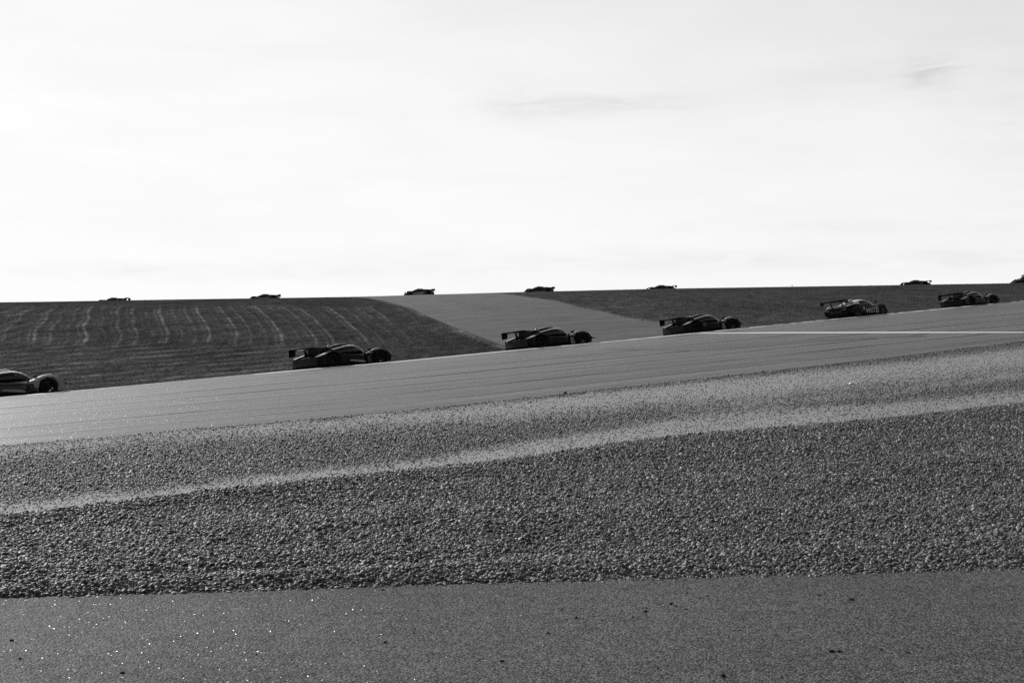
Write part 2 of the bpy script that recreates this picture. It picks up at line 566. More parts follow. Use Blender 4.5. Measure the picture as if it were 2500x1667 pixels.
def band(s, fv):
    """how much fine, pale, pressed-down gravel lies at a place (0..1)"""
    wob = 0.012 * np.sin(s * 0.011) + 0.008 * np.sin(s * 0.031 + 1)
    a1 = np.interp(s, [0, 900, 1700, 2200, 2500], [.17, .16, .34, .28, .20]) + wob
    b0 = np.interp(s, [0, 900, 1700, 2500], [.86, .72, .50, .52])
    b1 = np.interp(s, [0, 900, 1700, 2500], [1.0, .97, .94, .90])
    sg = lambda x: 1 / (1 + np.exp(-x))
    A = sg((a1 - fv) / 0.045)
    B = sg((fv - b0 + wob) / 0.06) * sg((b1 - fv) / 0.03)
    Cc = 0.55 * np.exp(-((fv - 0.42 - wob) / 0.06) ** 2) * np.interp(s, [900, 2000, 2500], [0, .6, 1])
    return np.clip(A + B + Cc, 0, 1)


def v_of(P):
    return HV + (CH - P[..., 2]) * F / P[..., 1]


def s_of(P):
    return CX + F * P[..., 0] / P[..., 1]


vv = v_of(far)
fv = (vv[0][None] - vv) / (vv[0] - vv[-1])[None]
ss = np.broadcast_to(SG[None], fv.shape)
fines = band(ss, fv + 0.05 * vnoise(far[..., 0], far[..., 1], 1.6, 6.0) + 0.02 * vnoise(far[..., 0], far[..., 1], 5.0, 7.0))
far[1:-1, :, 2] += (0.035 * (fines - 0.5) + 0.012 * vnoise(far[..., 0], far[..., 1], 0.8, 9.0))[1:-1]
far[-1, :, 2] -= 0.015
P = np.concatenate([near, far[1:]])
fin = np.concatenate([np.zeros(near.shape[:2]) + 0.12, fines[1:]])
tag(link('gravel_ground', grid_mesh('gravel_ground', P, sheet_uv(P), {'fines': fin}), M['gravel']),
    'pale gravel bed between the two strips of asphalt', kind='structure')

# ---- run-off asphalt, painted kerb line, track
P = sheet_pts(L4 + np.array([0, -.25, -.0]), L5a, 40)
RUN = P
tag(link('runoff_asphalt', grid_mesh('runoff_asphalt', P, sheet_uv(P)), M['runoff']),
    'wide light grey asphalt run-off beside the track', kind='structure')
P = sheet_pts(L5a, L5, 3)
amt = np.interp(SG, [0, 60, 75, 130, 150, 600, 690, 1350, 1500, 1640, 1700, 1860, 1900, 2060, 2300, 2500],
                [.1, .1, .9, .9, .15, .25, .8, .75, .55, .7, .8, .55, .3, .45, .5, .3])
att = np.broadcast_to(amt[None], P.shape[:2])
tag(link('edge_line', grid_mesh('edge_line', P, sheet_uv(P), {'paint': att}), M['paint']),
    'worn white painted line along the near edge of the track', kind='structure')
L5b = L5 + np.array([-.1, .25, -.10])
P = np.concatenate([sheet_pts(L5, L5b, 2)[:-1], sheet_pts(L5b, L7, 12)])
TRK = P
tag(link('track', grid_mesh('track', P, sheet_uv(P)), M['track']),
    'race track climbing to the right behind the white edge line', kind='structure')

# ---- hill: left grass, cross road, right grass
QP = 1.6


def line_at(L, s):
    return np.stack([np.interp(s, SG, L[:, i]) for i in range(3)], -1)


def hill(s, q):
    a = line_at(L7, s)
    b = line_at(L6, s)
    ya, yb = a[..., 1], b[..., 1]
    Y = ya * (yb / ya) ** q
    va = HV + (CH - a[..., 2]) * F / ya
    vb = HV + (CH - b[..., 2]) * F / yb
    v = va + (vb - va) * (1 - (1 - q) ** QP)
    w = (Y - ya) / (yb - ya)
    X = a[..., 0] * (1 - w) + b[..., 0] * w
    inside = (s >= 0) & (s <= 2500)
    X = np.where(inside, (s - CX) / F * Y, X)
    z = CH - (v - HV) * Y / F
    return np.stack([X, Y, z], -1)


def q_of_v(s, v):
    a = line_at(L7, s); b = line_at(L6, s)
    va = HV + (CH - a[..., 2]) * F / a[..., 1]
    vb = HV + (CH - b[..., 2]) * F / b[..., 1]
    r = np.clip((v - va) / (vb - va), 0, 1)
    return 1 - (1 - r) ** (1 / QP)


HR = 90
q = np.linspace(0, 1, HR)
lu = np.array([1290, 1229, 1165, 1106, 1050, 999, 950, 918, 880, 800.])
lv = np.array([0, 843, 820, 797.6, 773, 751.7, 738, 730.6, 726, 0])
lq = q_of_v(lu, lv); lq[0] = 0; lq[-1] = 1
ru = np.array([1700, 1615, 1527, 1431, 1336, 1260, 1202, 1140.])
rv_ = np.array([0, 791, 774.6, 752, 730.6, 721, 716.5, 0])
rq = q_of_v(ru, rv_); rq[0] = 0; rq[-1] = 1
uL = smooth1(np.interp(q, np.maximum.accumulate(lq), lu), 3)
uR = smooth1(np.interp(q, np.maximum.accumulate(rq), ru), 3)


def mow_mask(s, v, Pp):
    """lighter mown / driven stripes on the left hill"""
    top = np.clip((v - 742) / 12, 0, 1)
    bot = np.clip((846 - v) / 14, 0, 1)
    # lines run up the hill and lean over towards the crest on the right
    k = (v - 790) / 50.0
    ph = s + 22 * k * k * np.sign(s - 260) * np.clip(np.abs(s - 260) / 300, 0, 1) - np.clip((s - 300) / 500, 0, 1.3) * (v - 800) * 0.85 * 1.3
    ph = ph + np.clip((260 - s) / 260, 0, 1) * (v - 790) * 1.2
    jit = vnoise(Pp[..., 0], Pp[..., 1], 0.05, 21.0)
    jit2 = vnoise(Pp[..., 0], Pp[..., 1], 0.22, 22.0)
    ph = ph + 15 * jit + 2.2 * jit2 + 8 * np.sin(s / 83.0)
    w = 0.5 + 0.5 * np.cos(2 * math.pi * ph / 36.0)
    line = np.clip((w - 0.80) / 0.20, 0, 1)
    w_b = 0.5 + 0.5 * np.cos(2 * math.pi * (ph + 13) / 36.0)
    line = line + 0.4 * np.clip((w_b - 0.85) / 0.15, 0, 1)
    amp = 0.55 + 0.4 * np.sin(np.floor(ph / 36.0 + 0.5) * 2.4) + 0.5 * jit2
    line = line * np.clip(amp, 0.12, 1.2)
    reg = np.clip((s + 60) / 160, 0, 1) * np.clip((1040 - s) / 160, 0, 1)
    out = line * top * bot * reg
    # nearly level lines below
    w2 = 0.5 + 0.5 * np.cos(2 * math.pi * (v + 0.085 * s) / 11.0)
    out = out + 0.6 * np.clip((w2 - 0.6) / 0.4, 0, 1) * np.clip((v - 838) / 12, 0, 1) * np.clip((1000 - s) / 300, 0, 1)
    # old arcs sweeping in at the far left
    w3 = 0.5 + 0.5 * np.cos(2 * math.pi * (v + 0.33 * s - 0.0004 * s * s) / 15.0)
    out = out + 0.4 * np.clip((w3 - 0.6) / 0.4, 0, 1) * np.clip((170 - s) / 120, 0, 1) * top * np.clip((850 - v) / 30, 0, 1)
    return np.clip(out, 0, 1)


def add_relief(P, q2):
    e = np.sin(math.pi * np.clip(q2, 0, 1)) ** 0.5
    P[..., 2] += e * (0.10 * vnoise(P[..., 0], P[..., 1], 0.06, 2.0) + 0.035 * vnoise(P[..., 0], P[..., 1], 0.35, 4.0))
    return P


def side_sheet(name, s0, s1, n, mat, label, kind='structure', relief=True, extra=None, zoff=0.0):
    """a strip of hill between the column curves s0(q) and s1(q)"""
    w = np.linspace(0, 1, n)[None, :]
    S = s0[:, None] * (1 - w) + s1[:, None] * w
    Q = np.broadcast_to(q[:, None], S.shape)
    Pp = hill(S, Q)
    ed = np.ones(S.shape)
    if relief:
        Pp2 = add_relief(Pp.copy(), Q)
        Pp = Pp2
    Pp[..., 2] += zoff
    attrs = {'mow': np.zeros(S.shape)}
    if extra:
        mw = mow_mask(S, v_of(Pp), Pp)
        # pale dry verge beside the cross road
        dl = (uL - jw)[:, None] - S
        dr = S - uR[:, None]
        wq = (7 + 22 * (1 - Q)) * (0.75 + 0.8 * vnoise(Pp[..., 0], Pp[..., 1], 0.25, 12.0))
        mw = mw + 0.75 * np.where(dl >= 0, np.exp(-(dl / np.maximum(wq, 3)) ** 2), 0) + 0.45 * np.where(dr >= 0, np.exp(-(dr / np.maximum(wq * .6, 3)) ** 2), 0)
        mw = mw + np.where(dr >= 0, 0.16 * np.exp(-dr / 500.0), 0)
        attrs['mow'] = mw
    return tag(link(name, grid_mesh(name, Pp, sheet_uv(Pp), attrs), mat), label, kind=kind)


one = np.ones(HR)
jw = 1.2 + 3.2 * (1 - q)
uR = uR + (5 * np.sin(q * 31) + 4 * np.sin(q * 83 + 1) + 3 * np.sin(q * 190)) * (1 - q)
side_sheet('grass_hill', one * -1600, uL - jw, 700, M['grass'], 'dark grass slope left of the asphalt cross road, with paler mown stripes', extra=True)
side_sheet('road_joint', uL - jw, uL + 0.6, 2, M['joint'], 'dark drainage joint along the left edge of the cross road')
side_sheet('cross_road', uL + 0.6, uR, 60, M['cross'], 'smooth grey asphalt road running up over the hill')
side_sheet('grass_hill', uR, one * 4100, 220, M['grass'], 'dark grass slope right of the asphalt cross road', extra=True)

P = sheet_pts(L6, L6b, 3)
z0 = np.zeros(P.shape[:2])
tag(link('crest_grass', grid_mesh('crest_grass', P, sheet_uv(P), {'mow': z0}), M['grass']),
    'narrow grass verge on top of the crest', kind='structure')
P = sheet_pts(L6b, L6c, 5)
FTR = P
tag(link('far_track', grid_mesh('far_track', P, sheet_uv(P)), M['track']),
    'far part of the race track just behind the crest', kind='structure')
P = sheet_pts(L6c, L6d, 12)
tag(link('far_grass', grid_mesh('far_grass', P, sheet_uv(P), {'mow': np.zeros(P.shape[:2])}), M['grass']),
    'grass falling away behind the far track', kind='structure')
gx = np.linspace(-5000, 5000, 21)
GX, GY = np.meshgrid(gx, gx)
P = np.stack([GX, GY + 800, np.full(GX.shape, -30.0)], -1)
tag(link('distant_ground', grid_mesh('distant_ground', P, None, {'mow': np.zeros(GX.shape)}), M['grass']),
    'flat grass land far below beyond the hill', kind='structure')


def surf_bvh(P):
    from mathutils.bvhtree import BVHTree
    r, c, _ = P.shape
    idx = np.arange(r * c).reshape(r, c)
    f = np.stack([idx[:-1, :-1], idx[:-1, 1:], idx[1:, 1:], idx[1:, :-1]], -1).reshape(-1, 4)
    return BVHTree.FromPolygons([tuple(p) for p in P.reshape(-1, 3)], [tuple(int(i) for i in k) for k in f])


def drop_on(bvh, x, y):
    h, n, i, d = bvh.ray_cast(Vector((x, y, 50)), Vector((0, 0, -1)))
    return (h, n) if h is not None else (Vector((x, y, 0)), Vector((0, 0, 1)))


# ---- white line slanting across the run-off on the right, and the newer asphalt wedge beside it
bR = surf_bvh(RUN)


def on_runoff(u, v, lift):
    d = Vector(((u - CX) / F, 1.0, -(v - HV) / F))
    h, n, i, dist = bR.ray_cast(Vector((0, 0, CH)), d.normalized())
    return Vector((h.x, h.y, h.z + lift)) if h is not None else None


def ribbon(name, top, bot, mat, label, lift, n=60, attrs=None):
    rows = []
    for k in range(5):
        w = k / 4
        row = []
        for i in range(n):
            a = i / (n - 1)
            u = top[0][0] + (top[-1][0] - top[0][0]) * a
            v = np.interp(u, [p[0] for p in top], [p[1] for p in top]) * w + np.interp(u, [p[0] for p in bot], [p[1] for p in bot]) * (1 - w)
            p = None
            for dv in (0, 1, 2, 3, 4, 6, 8):
                p = p or on_runoff(u, v + dv, lift)
            row.append(p)
        rows.append(row)
    P = np.array([[tuple(p) for p in r] for r in rows])
    at = {'paint': np.ones(P.shape[:2])} if attrs else None
    return tag(link(name, grid_mesh(name, P, sheet_uv(P), at), mat), label, kind='structure')


ribbon('asphalt_patch', [(1480, 852), (1640, 846), (1800, 838), (1960, 829), (2120, 822), (2260, 818)],
       [(1480, 852.8), (1700, 857), (1900, 843), (2030, 832), (2160, 826), (2260, 821)], M['patch'],
       'darker newer wedge of asphalt below the slanting white line', 0.006)
ribbon('pit_line', [(1700, 813.2), (1900, 811.2), (2200, 810.4), (2499, 810.6)],
       [(1700, 815.0), (1900, 814.4), (2200, 814.0), (2499, 813.4)], M['paint'],
       'long white painted line running level across the run-off on the right', 0.012, attrs=True)

# ------------------------------------------------------------------ gravel stones
def stone_mesh(i, flat):
    bm = bmesh.new()
    bmesh.ops.create_icosphere(bm, subdivisions=2, radius=1.0)
    rr = random.Random(i)
    off = Vector((rr.uniform(0, 50), rr.uniform(0, 50), rr.uniform(0, 50)))
    sx, sy, sz = rr.uniform(1.05, 1.6), rr.uniform(0.65, 0.95), flat * rr.uniform(0.8, 1.1)
    planes = [(Vector((rr.gauss(0, 1), rr.gauss(0, 1), rr.gauss(0, 1))).normalized(), rr.uniform(0.62, 0.85)) for _ in range(5)]
    for v in bm.verts:
        p = v.co.copy()
        p *= 1 + 0.22 * mnoise.noise(p * 1.3 + off)
        for n_, d_ in planes:
            e = p.dot(n_) - d_
            if e > 0:
                p -= n_ * e * 0.9
        v.co = Vector((p.x * sx, p.y * sy, p.z * sz))
    me = bpy.data.meshes.new('stone')
    bm.to_mesh(me)
    bm.free()
    me.materials.append(M['stone'])
    me.polygons.foreach_set('use_smooth', np.ones(len(me.polygons), bool))
    return me


stone_col = bpy.data.collections.new('gravel_stone_shapes')
for i in range(6):
    o = bpy.data.objects.new('stone_shape', stone_mesh(i, 0.5))
    stone_col.objects.link(o)


def scatter_on(P, density, fines_arr=None):
    """random points on sheet P with density[r,c] points per square metre; returns positions, normals, fines"""
    a, b, c, d = P[:-1, :-1], P[:-1, 1:], P[1:, 1:], P[1:, :-1]
    area = 0.5 * np.linalg.norm(np.cross(c - a, d - b), axis=-1)
    dn = 0.25 * (density[:-1, :-1] + density[:-1, 1:] + density[1:, 1:] + density[1:, :-1])
    lam = area * dn
    cnt = rng.poisson(lam)
    rI, cI = np.where(cnt > 0)
    rep = cnt[rI, cI]
    rI, cI = np.repeat(rI, rep), np.repeat(cI, rep)
    u, w = rng.random(len(rI))[:, None], rng.random(len(rI))[:, None]
    pos = (P[rI, cI] * (1 - u) + P[rI, cI + 1] * u) * (1 - w) + (P[rI + 1, cI] * (1 - u) + P[rI + 1, cI + 1] * u) * w
    ff = fines_arr[rI, cI] if fines_arr is not None else None
    return pos, ff


def points_instances(name, pos, rot, scl, coll, label, cat=None):
    me = bpy.data.meshes.new(name)
    me.vertices.add(len(pos))
    me.vertices.foreach_set('co', pos.astype(np.float32).reshape(-1))
    a = me.attributes.new('rot', 'FLOAT_VECTOR', 'POINT')
    a.data.foreach_set('vector', rot.astype(np.float32).reshape(-1))
    a = me.attributes.new('scl', 'FLOAT', 'POINT')
    a.data.foreach_set('value', scl.astype(np.float32))
    o = bpy.data.objects.new(name, me)
    C.objects.link(o)
    ng = bpy.data.node_groups.new(name, 'GeometryNodeTree')
    ng.interface.new_socket('Geometry', in_out='INPUT', socket_type='NodeSocketGeometry')
    ng.interface.new_socket('Geometry', in_out='OUTPUT', socket_type='NodeSocketGeometry')
    gi = ng.nodes.new('NodeGroupInput'); go = ng.nodes.new('NodeGroupOutput')
    ip = ng.nodes.new('GeometryNodeInstanceOnPoints')
    ci = ng.nodes.new('GeometryNodeCollectionInfo')
    ci.inputs['Collection'].default_value = coll
    ci.inputs['Separate Children'].default_value = True
    ci.inputs['Reset Children'].default_value = True
    ip.inputs['Pick Instance'].default_value = True
    ra = ng.nodes.new('GeometryNodeInputNamedAttribute'); ra.data_type = 'FLOAT_VECTOR'; ra.inputs['Name'].default_value = 'rot'
    sa = ng.nodes.new('GeometryNodeInputNamedAttribute'); sa.data_type = 'FLOAT'; sa.inputs['Name'].default_value = 'scl'
    e2r = ng.nodes.new('FunctionNodeEulerToRotation')
    mp = ng.nodes.new('GeometryNodeMeshToPoints')
    ng.links.new(gi.outputs[0], mp.inputs['Mesh'])
    ng.links.new(mp.outputs[0], ip.inputs['Points'])
    ng.links.new(ci.outputs[0], ip.inputs['Instance'])
    ng.links.new(ra.outputs['Attribute'], e2r.inputs[0])
    ng.links.new(e2r.outputs[0], ip.inputs['Rotation'])
    ng.links.new(sa.outputs['Attribute'], ip.inputs['Scale'])
    ng.links.new(ip.outputs[0], go.inputs[0])
    md = o.modifiers.new('scatter', 'NODES')
    md.node_group = ng
    return tag(o, label, kind='stuff')


def stones(name, P, dens, size, fa, label, sizemod=None):
    pos, ff = scatter_on(P, dens, fa)
    # keep what the photograph's surroundings can show
    s = CX + F * pos[:, 0] / np.maximum(pos[:, 1], 0.1)
    keep = (s > -1500) & (s < 4000)
    pos = pos[keep]; ff = ff[keep] if ff is not None else None
    n = len(pos)
    sc = np.minimum(size * np.exp(rng.normal(0, 0.33, n)), size * 2.1)
    if ff is not None:
        sc *= 1.0 - 0.45 * ff
    sc *= np.interp(pos[:, 1], [9, 14, 25, 50], [1.0, 1.05, 1.25, 1.5])
    pos[:, 2] += sc * rng.uniform(-0.15, 0.55, n)
    rot = np.stack([rng.normal(0, 0.45, n), rng.normal(0, 0.45, n), rng.uniform(0, 6.283, n)], -1)
    return points_instances(name, pos, rot, sc, stone_col, label), n


dn = 3200 * np.ones(near.shape[:2])
dn *= np.interp(near[..., 1], [8, 12, 16, 22], [1.0, 0.8, 0.62, 0.5])
_, n1 = stones('gravel_near', near, dn, 0.0106, np.zeros(near.shape[:2]), 'coarse pale stones heaped on the near bank of the gravel bed')
df = np.interp(far[..., 1], [10, 15, 25, 50], [1600, 950, 400, 150]) * (1.0 - 0.55 * fines)
_, n2 = stones('gravel_far', far, df, 0.0106, fines, 'finer pale stones spread over the far part of the gravel bed')

# ------------------------------------------------------------------ grass tufts (rough outline on hill foot and crest)
def tuft_mesh(i):
    rr = random.Random(40 + i)
    bm = bmesh.new()
    for k in range(9):
        a = rr.uniform(0, 6.28); r0 = rr.uniform(0, 0.35)
        p = Vector((math.cos(a) * r0, math.sin(a) * r0, -0.05))
        h = rr.uniform(0.5, 1.0); w = 0.06
        ln = Vector((math.cos(a), math.sin(a), 0)) * rr.uniform(0.1, 0.5)
        sd_ = Vector((-math.sin(a), math.cos(a), 0)) * w
        v = [bm.verts.new(p - sd_), bm.verts.new(p + sd_), bm.verts.new(p + ln * 0.4 + sd_ * 0.7 + Vector((0, 0, h * 0.6))),
             bm.verts.new(p + ln * 0.4 - sd_ * 0.7 + Vector((0, 0, h * 0.6))), bm.verts.new(p + ln + Vector((0, 0, h)))]
        bm.faces.new((v[0], v[1], v[2], v[3])); bm.faces.new((v[3], v[2], v[4]))
    me = bpy.data.meshes.new('tuft')
    bm.to_mesh(me); bm.free()
    me.materials.append(M['leaf'])
    return me


tuft_col = bpy.data.collections.new('tuft_shapes')
for i in range(4):
    tuft_col.objects.link(bpy.data.objects.new('tuft_shape', tuft_mesh(i)))
nT = 60000
sT = rng.uniform(-300, 2800, nT)
qT = rng.random(nT) ** 0.8
uLq = np.interp(qT, q, uL); uRq = np.interp(qT, q, uR)
k = ((sT < uLq - 3) | (sT > uRq - 14 * rng.random(nT) ** 2 * (1 - qT))) & (qT < 0.985)
sT, qT = sT[k], qT[k]
pt = hill(sT, qT)
e = np.sin(math.pi * qT) ** 0.5
pt[:, 2] += e * (0.10 * vnoise(pt[:, 0], pt[:, 1], 0.06, 2.0) + 0.035 * vnoise(pt[:, 0], pt[:, 1], 0.35, 4.0))
rt = np.stack([rng.normal(0, .2, len(pt)), rng.normal(0, .2, len(pt)), rng.uniform(0, 6.28, len(pt))], -1)
sc = rng.uniform(0.03, 0.11, len(pt))
points_instances('grass_tufts', pt, rt, sc, tuft_col, 'short rough grass tufts covering the hillside')

# ------------------------------------------------------------------ mesh pieces for the cars
def finish(bm, name, smooth=True, bevel=0.0, seg=2):
    bmesh.ops.remove_doubles(bm, verts=bm.verts, dist=1e-5)
    if bevel:
        es = [e for e in bm.edges if len(e.link_faces) == 2 and e.calc_face_angle(0) > 0.5]
        bmesh.ops.bevel(bm, geom=es, offset=bevel, segments=seg, profile=0.6, affect='EDGES', clamp_overlap=True)
    bmesh.ops.recalc_face_normals(bm, faces=bm.faces)
    me = bpy.data.meshes.new(name)
    bm.to_mesh(me)
    bm.free()
    if smooth:
        me.polygons.foreach_set('use_smooth', np.ones(len(me.polygons), bool))
        me.set_sharp_from_angle(angle=math.radians(38))
    me.materials.append(None)
    return me


def loft(secs, nr=20, cap=True):
    """secs: (x, yc, half width, z bottom, z top, exponent) superellipse rings"""
    bm = bmesh.new()
    rings = []
    for (x, yc, hw, zb, zt, ex) in secs:
        r = []
        for i in range(nr):
            a = 2 * math.pi * i / nr
            c_, s_ = math.cos(a), math.sin(a)
            y = yc + hw * math.copysign(abs(c_) ** (2 / ex), c_)
            z = (zb + zt) / 2 + (zt - zb) / 2 * math.copysign(abs(s_) ** (2 / ex), s_)
            r.append(bm.verts.new((x, y, z)))
        rings.append(r)
    for a, b in zip(rings[:-1], rings[1:]):
        for i in range(nr):
            bm.faces.new((a[i], a[(i + 1) % nr], b[(i + 1) % nr], b[i]))
    if cap:
        bm.faces.new(rings[0]); bm.faces.new(rings[-1])
    return bm


def prism(poly, y0, y1, inset=0.0):
    """side profile polygon (x,z) extruded from y0 to y1"""
    bm = bmesh.new()
    a = [bm.verts.new((x, y0, z)) for x, z in poly]
    b = [bm.verts.new((x, y1, z)) for x, z in poly]
    n = len(poly)
    bm.faces.new(a); bm.faces.new(b)
    for i in range(n):
        bm.faces.new((a[i], a[(i + 1) % n], b[(i + 1) % n], b[i]))
    return bm


def plan_prism(poly, z0, z1):
    bm = bmesh.new()
    a = [bm.verts.new((x, y, z0)) for x, y in poly]
    b = [bm.verts.new((x, y, z1)) for x, y in poly]
    n = len(poly)
    bm.faces.new(a); bm.faces.new(b)
    for i in range(n):
        bm.faces.new((a[i], a[(i + 1) % n], b[(i + 1) % n], b[i]))
    return bm


def box(x0, x1, y0, y1, z0, z1):
    return prism([(x0, z0), (x1, z0), (x1, z1), (x0, z1)], y0, y1)


def lathe(prof, n=28):
    """profile (radius, y) spun about the y axis"""
    bm = bmesh.new()
    rings = []
    for i in range(n):
        a = 2 * math.pi * i / n
        rings.append([bm.verts.new((r * math.cos(a), y, r * math.sin(a))) for r, y in prof])
    for i in range(n):
        A, B = rings[i], rings[(i + 1) % n]
        for j in range(len(prof) - 1):
            bm.faces.new((A[j], A[j + 1], B[j + 1], B[j]))
    return bm


def merge(bms):
    out = bmesh.new()
    for b in bms:
        me = bpy.data.meshes.new('tmp')
        b.to_mesh(me); b.free()
        out.from_mesh(me)
        bpy.data.meshes.remove(me)
    return out


MC = {}


def part(name, key, fn, mat, parent, label=None, loc=None, rot=None):
    if key not in MC:
        MC[key] = fn()
    o = bpy.data.objects.new(name, MC[key])
    C.objects.link(o)
    o.parent = parent
    o.material_slots[0].link = 'OBJECT'
    o.material_slots[0].material = mat
    if loc:
        o.location = loc
    if rot:
        o.rotation_euler = rot
    if label:
        o['label'] = label
    return o


def arc(cx, cz, r, a0, a1, n=12):
    return [(cx + r * math.cos(math.radians(a0 + (a1 - a0) * i / n)), cz + r * math.sin(math.radians(a0 + (a1 - a0) * i / n))) for i in range(n + 1)]


def tyre_bm(w, r):
    h = w / 2
    return lathe([(r * .62, -h), (r * .9, -h), (r * .98, -h * .86), (r, -h * .5), (r, h * .5), (r * .98, h * .86), (r * .9, h), (r * .62, h), (r * .6, 0), (r * .62, -h)])


def rim_bm(w, r, side):
    h = w / 2
    bm = lathe([(r * .61, -h * .9 * 1), (r * .57, -h * .5), (r * .57, h * .5), (r * .61, h * .9)])
    bms = [bm]
    for k in range(7):
        a = 2 * math.pi * k / 7
        s = box(0.02, r * .6, -0.02, 0.02, -0.022, 0.022)
        bmesh.ops.rotate(s, verts=s.verts, cent=(0, 0, 0), matrix=Matrix.Rotation(a, 3, 'Y'))
        bmesh.ops.translate(s, verts=s.verts, vec=(0, side * h * .55, 0))
        bms.append(s)
    hub = lathe([(0.001, side * h * .7), (0.07, side * h * .68), (0.07, 0)], 14)
    bms.append(hub)
    disc = lathe([(0.001, 0), (r * .5, 0.0), (r * .5, 0.03), (0.001, 0.03)], 20)
    bms.append(disc)
    return merge(bms)


def wheel(root, key, x, y, r, w):
    side = 1 if y > 0 else -1
    wh = part('wheel', key + '_tyre', lambda: finish(tyre_bm(w, r), 'tyre'), M['tyre'], root, loc=(x, y, r))
    part('rim', key + '_rim%d' % side, lambda: finish(rim_bm(w, r, side), 'rim'), M['rim'], wh)


def wing_section(x, z, ch, y0, y1, th=0.028, n=9, pitch=8):
    """aerofoil plate spanning y0..y1"""
    pts = []
    pr = math.radians(pitch)
    top = [(i / n, th * (1 - (i / n)) * math.sqrt(max(i / n, 0)) * 2.2 + 0.004) for i in range(n + 1)]
    bot = [(i / n, -th * 0.9 * math.sin(math.pi * i / n) - 0.004) for i in range(n, -1, -1)]
    for a, b in top + bot:
        px, pz = -a * ch, b + 0.0
        pts.append((x + px * math.cos(pr) - 0, z + pz + a * ch * math.sin(pr)))
    return prism(pts, y0, y1)


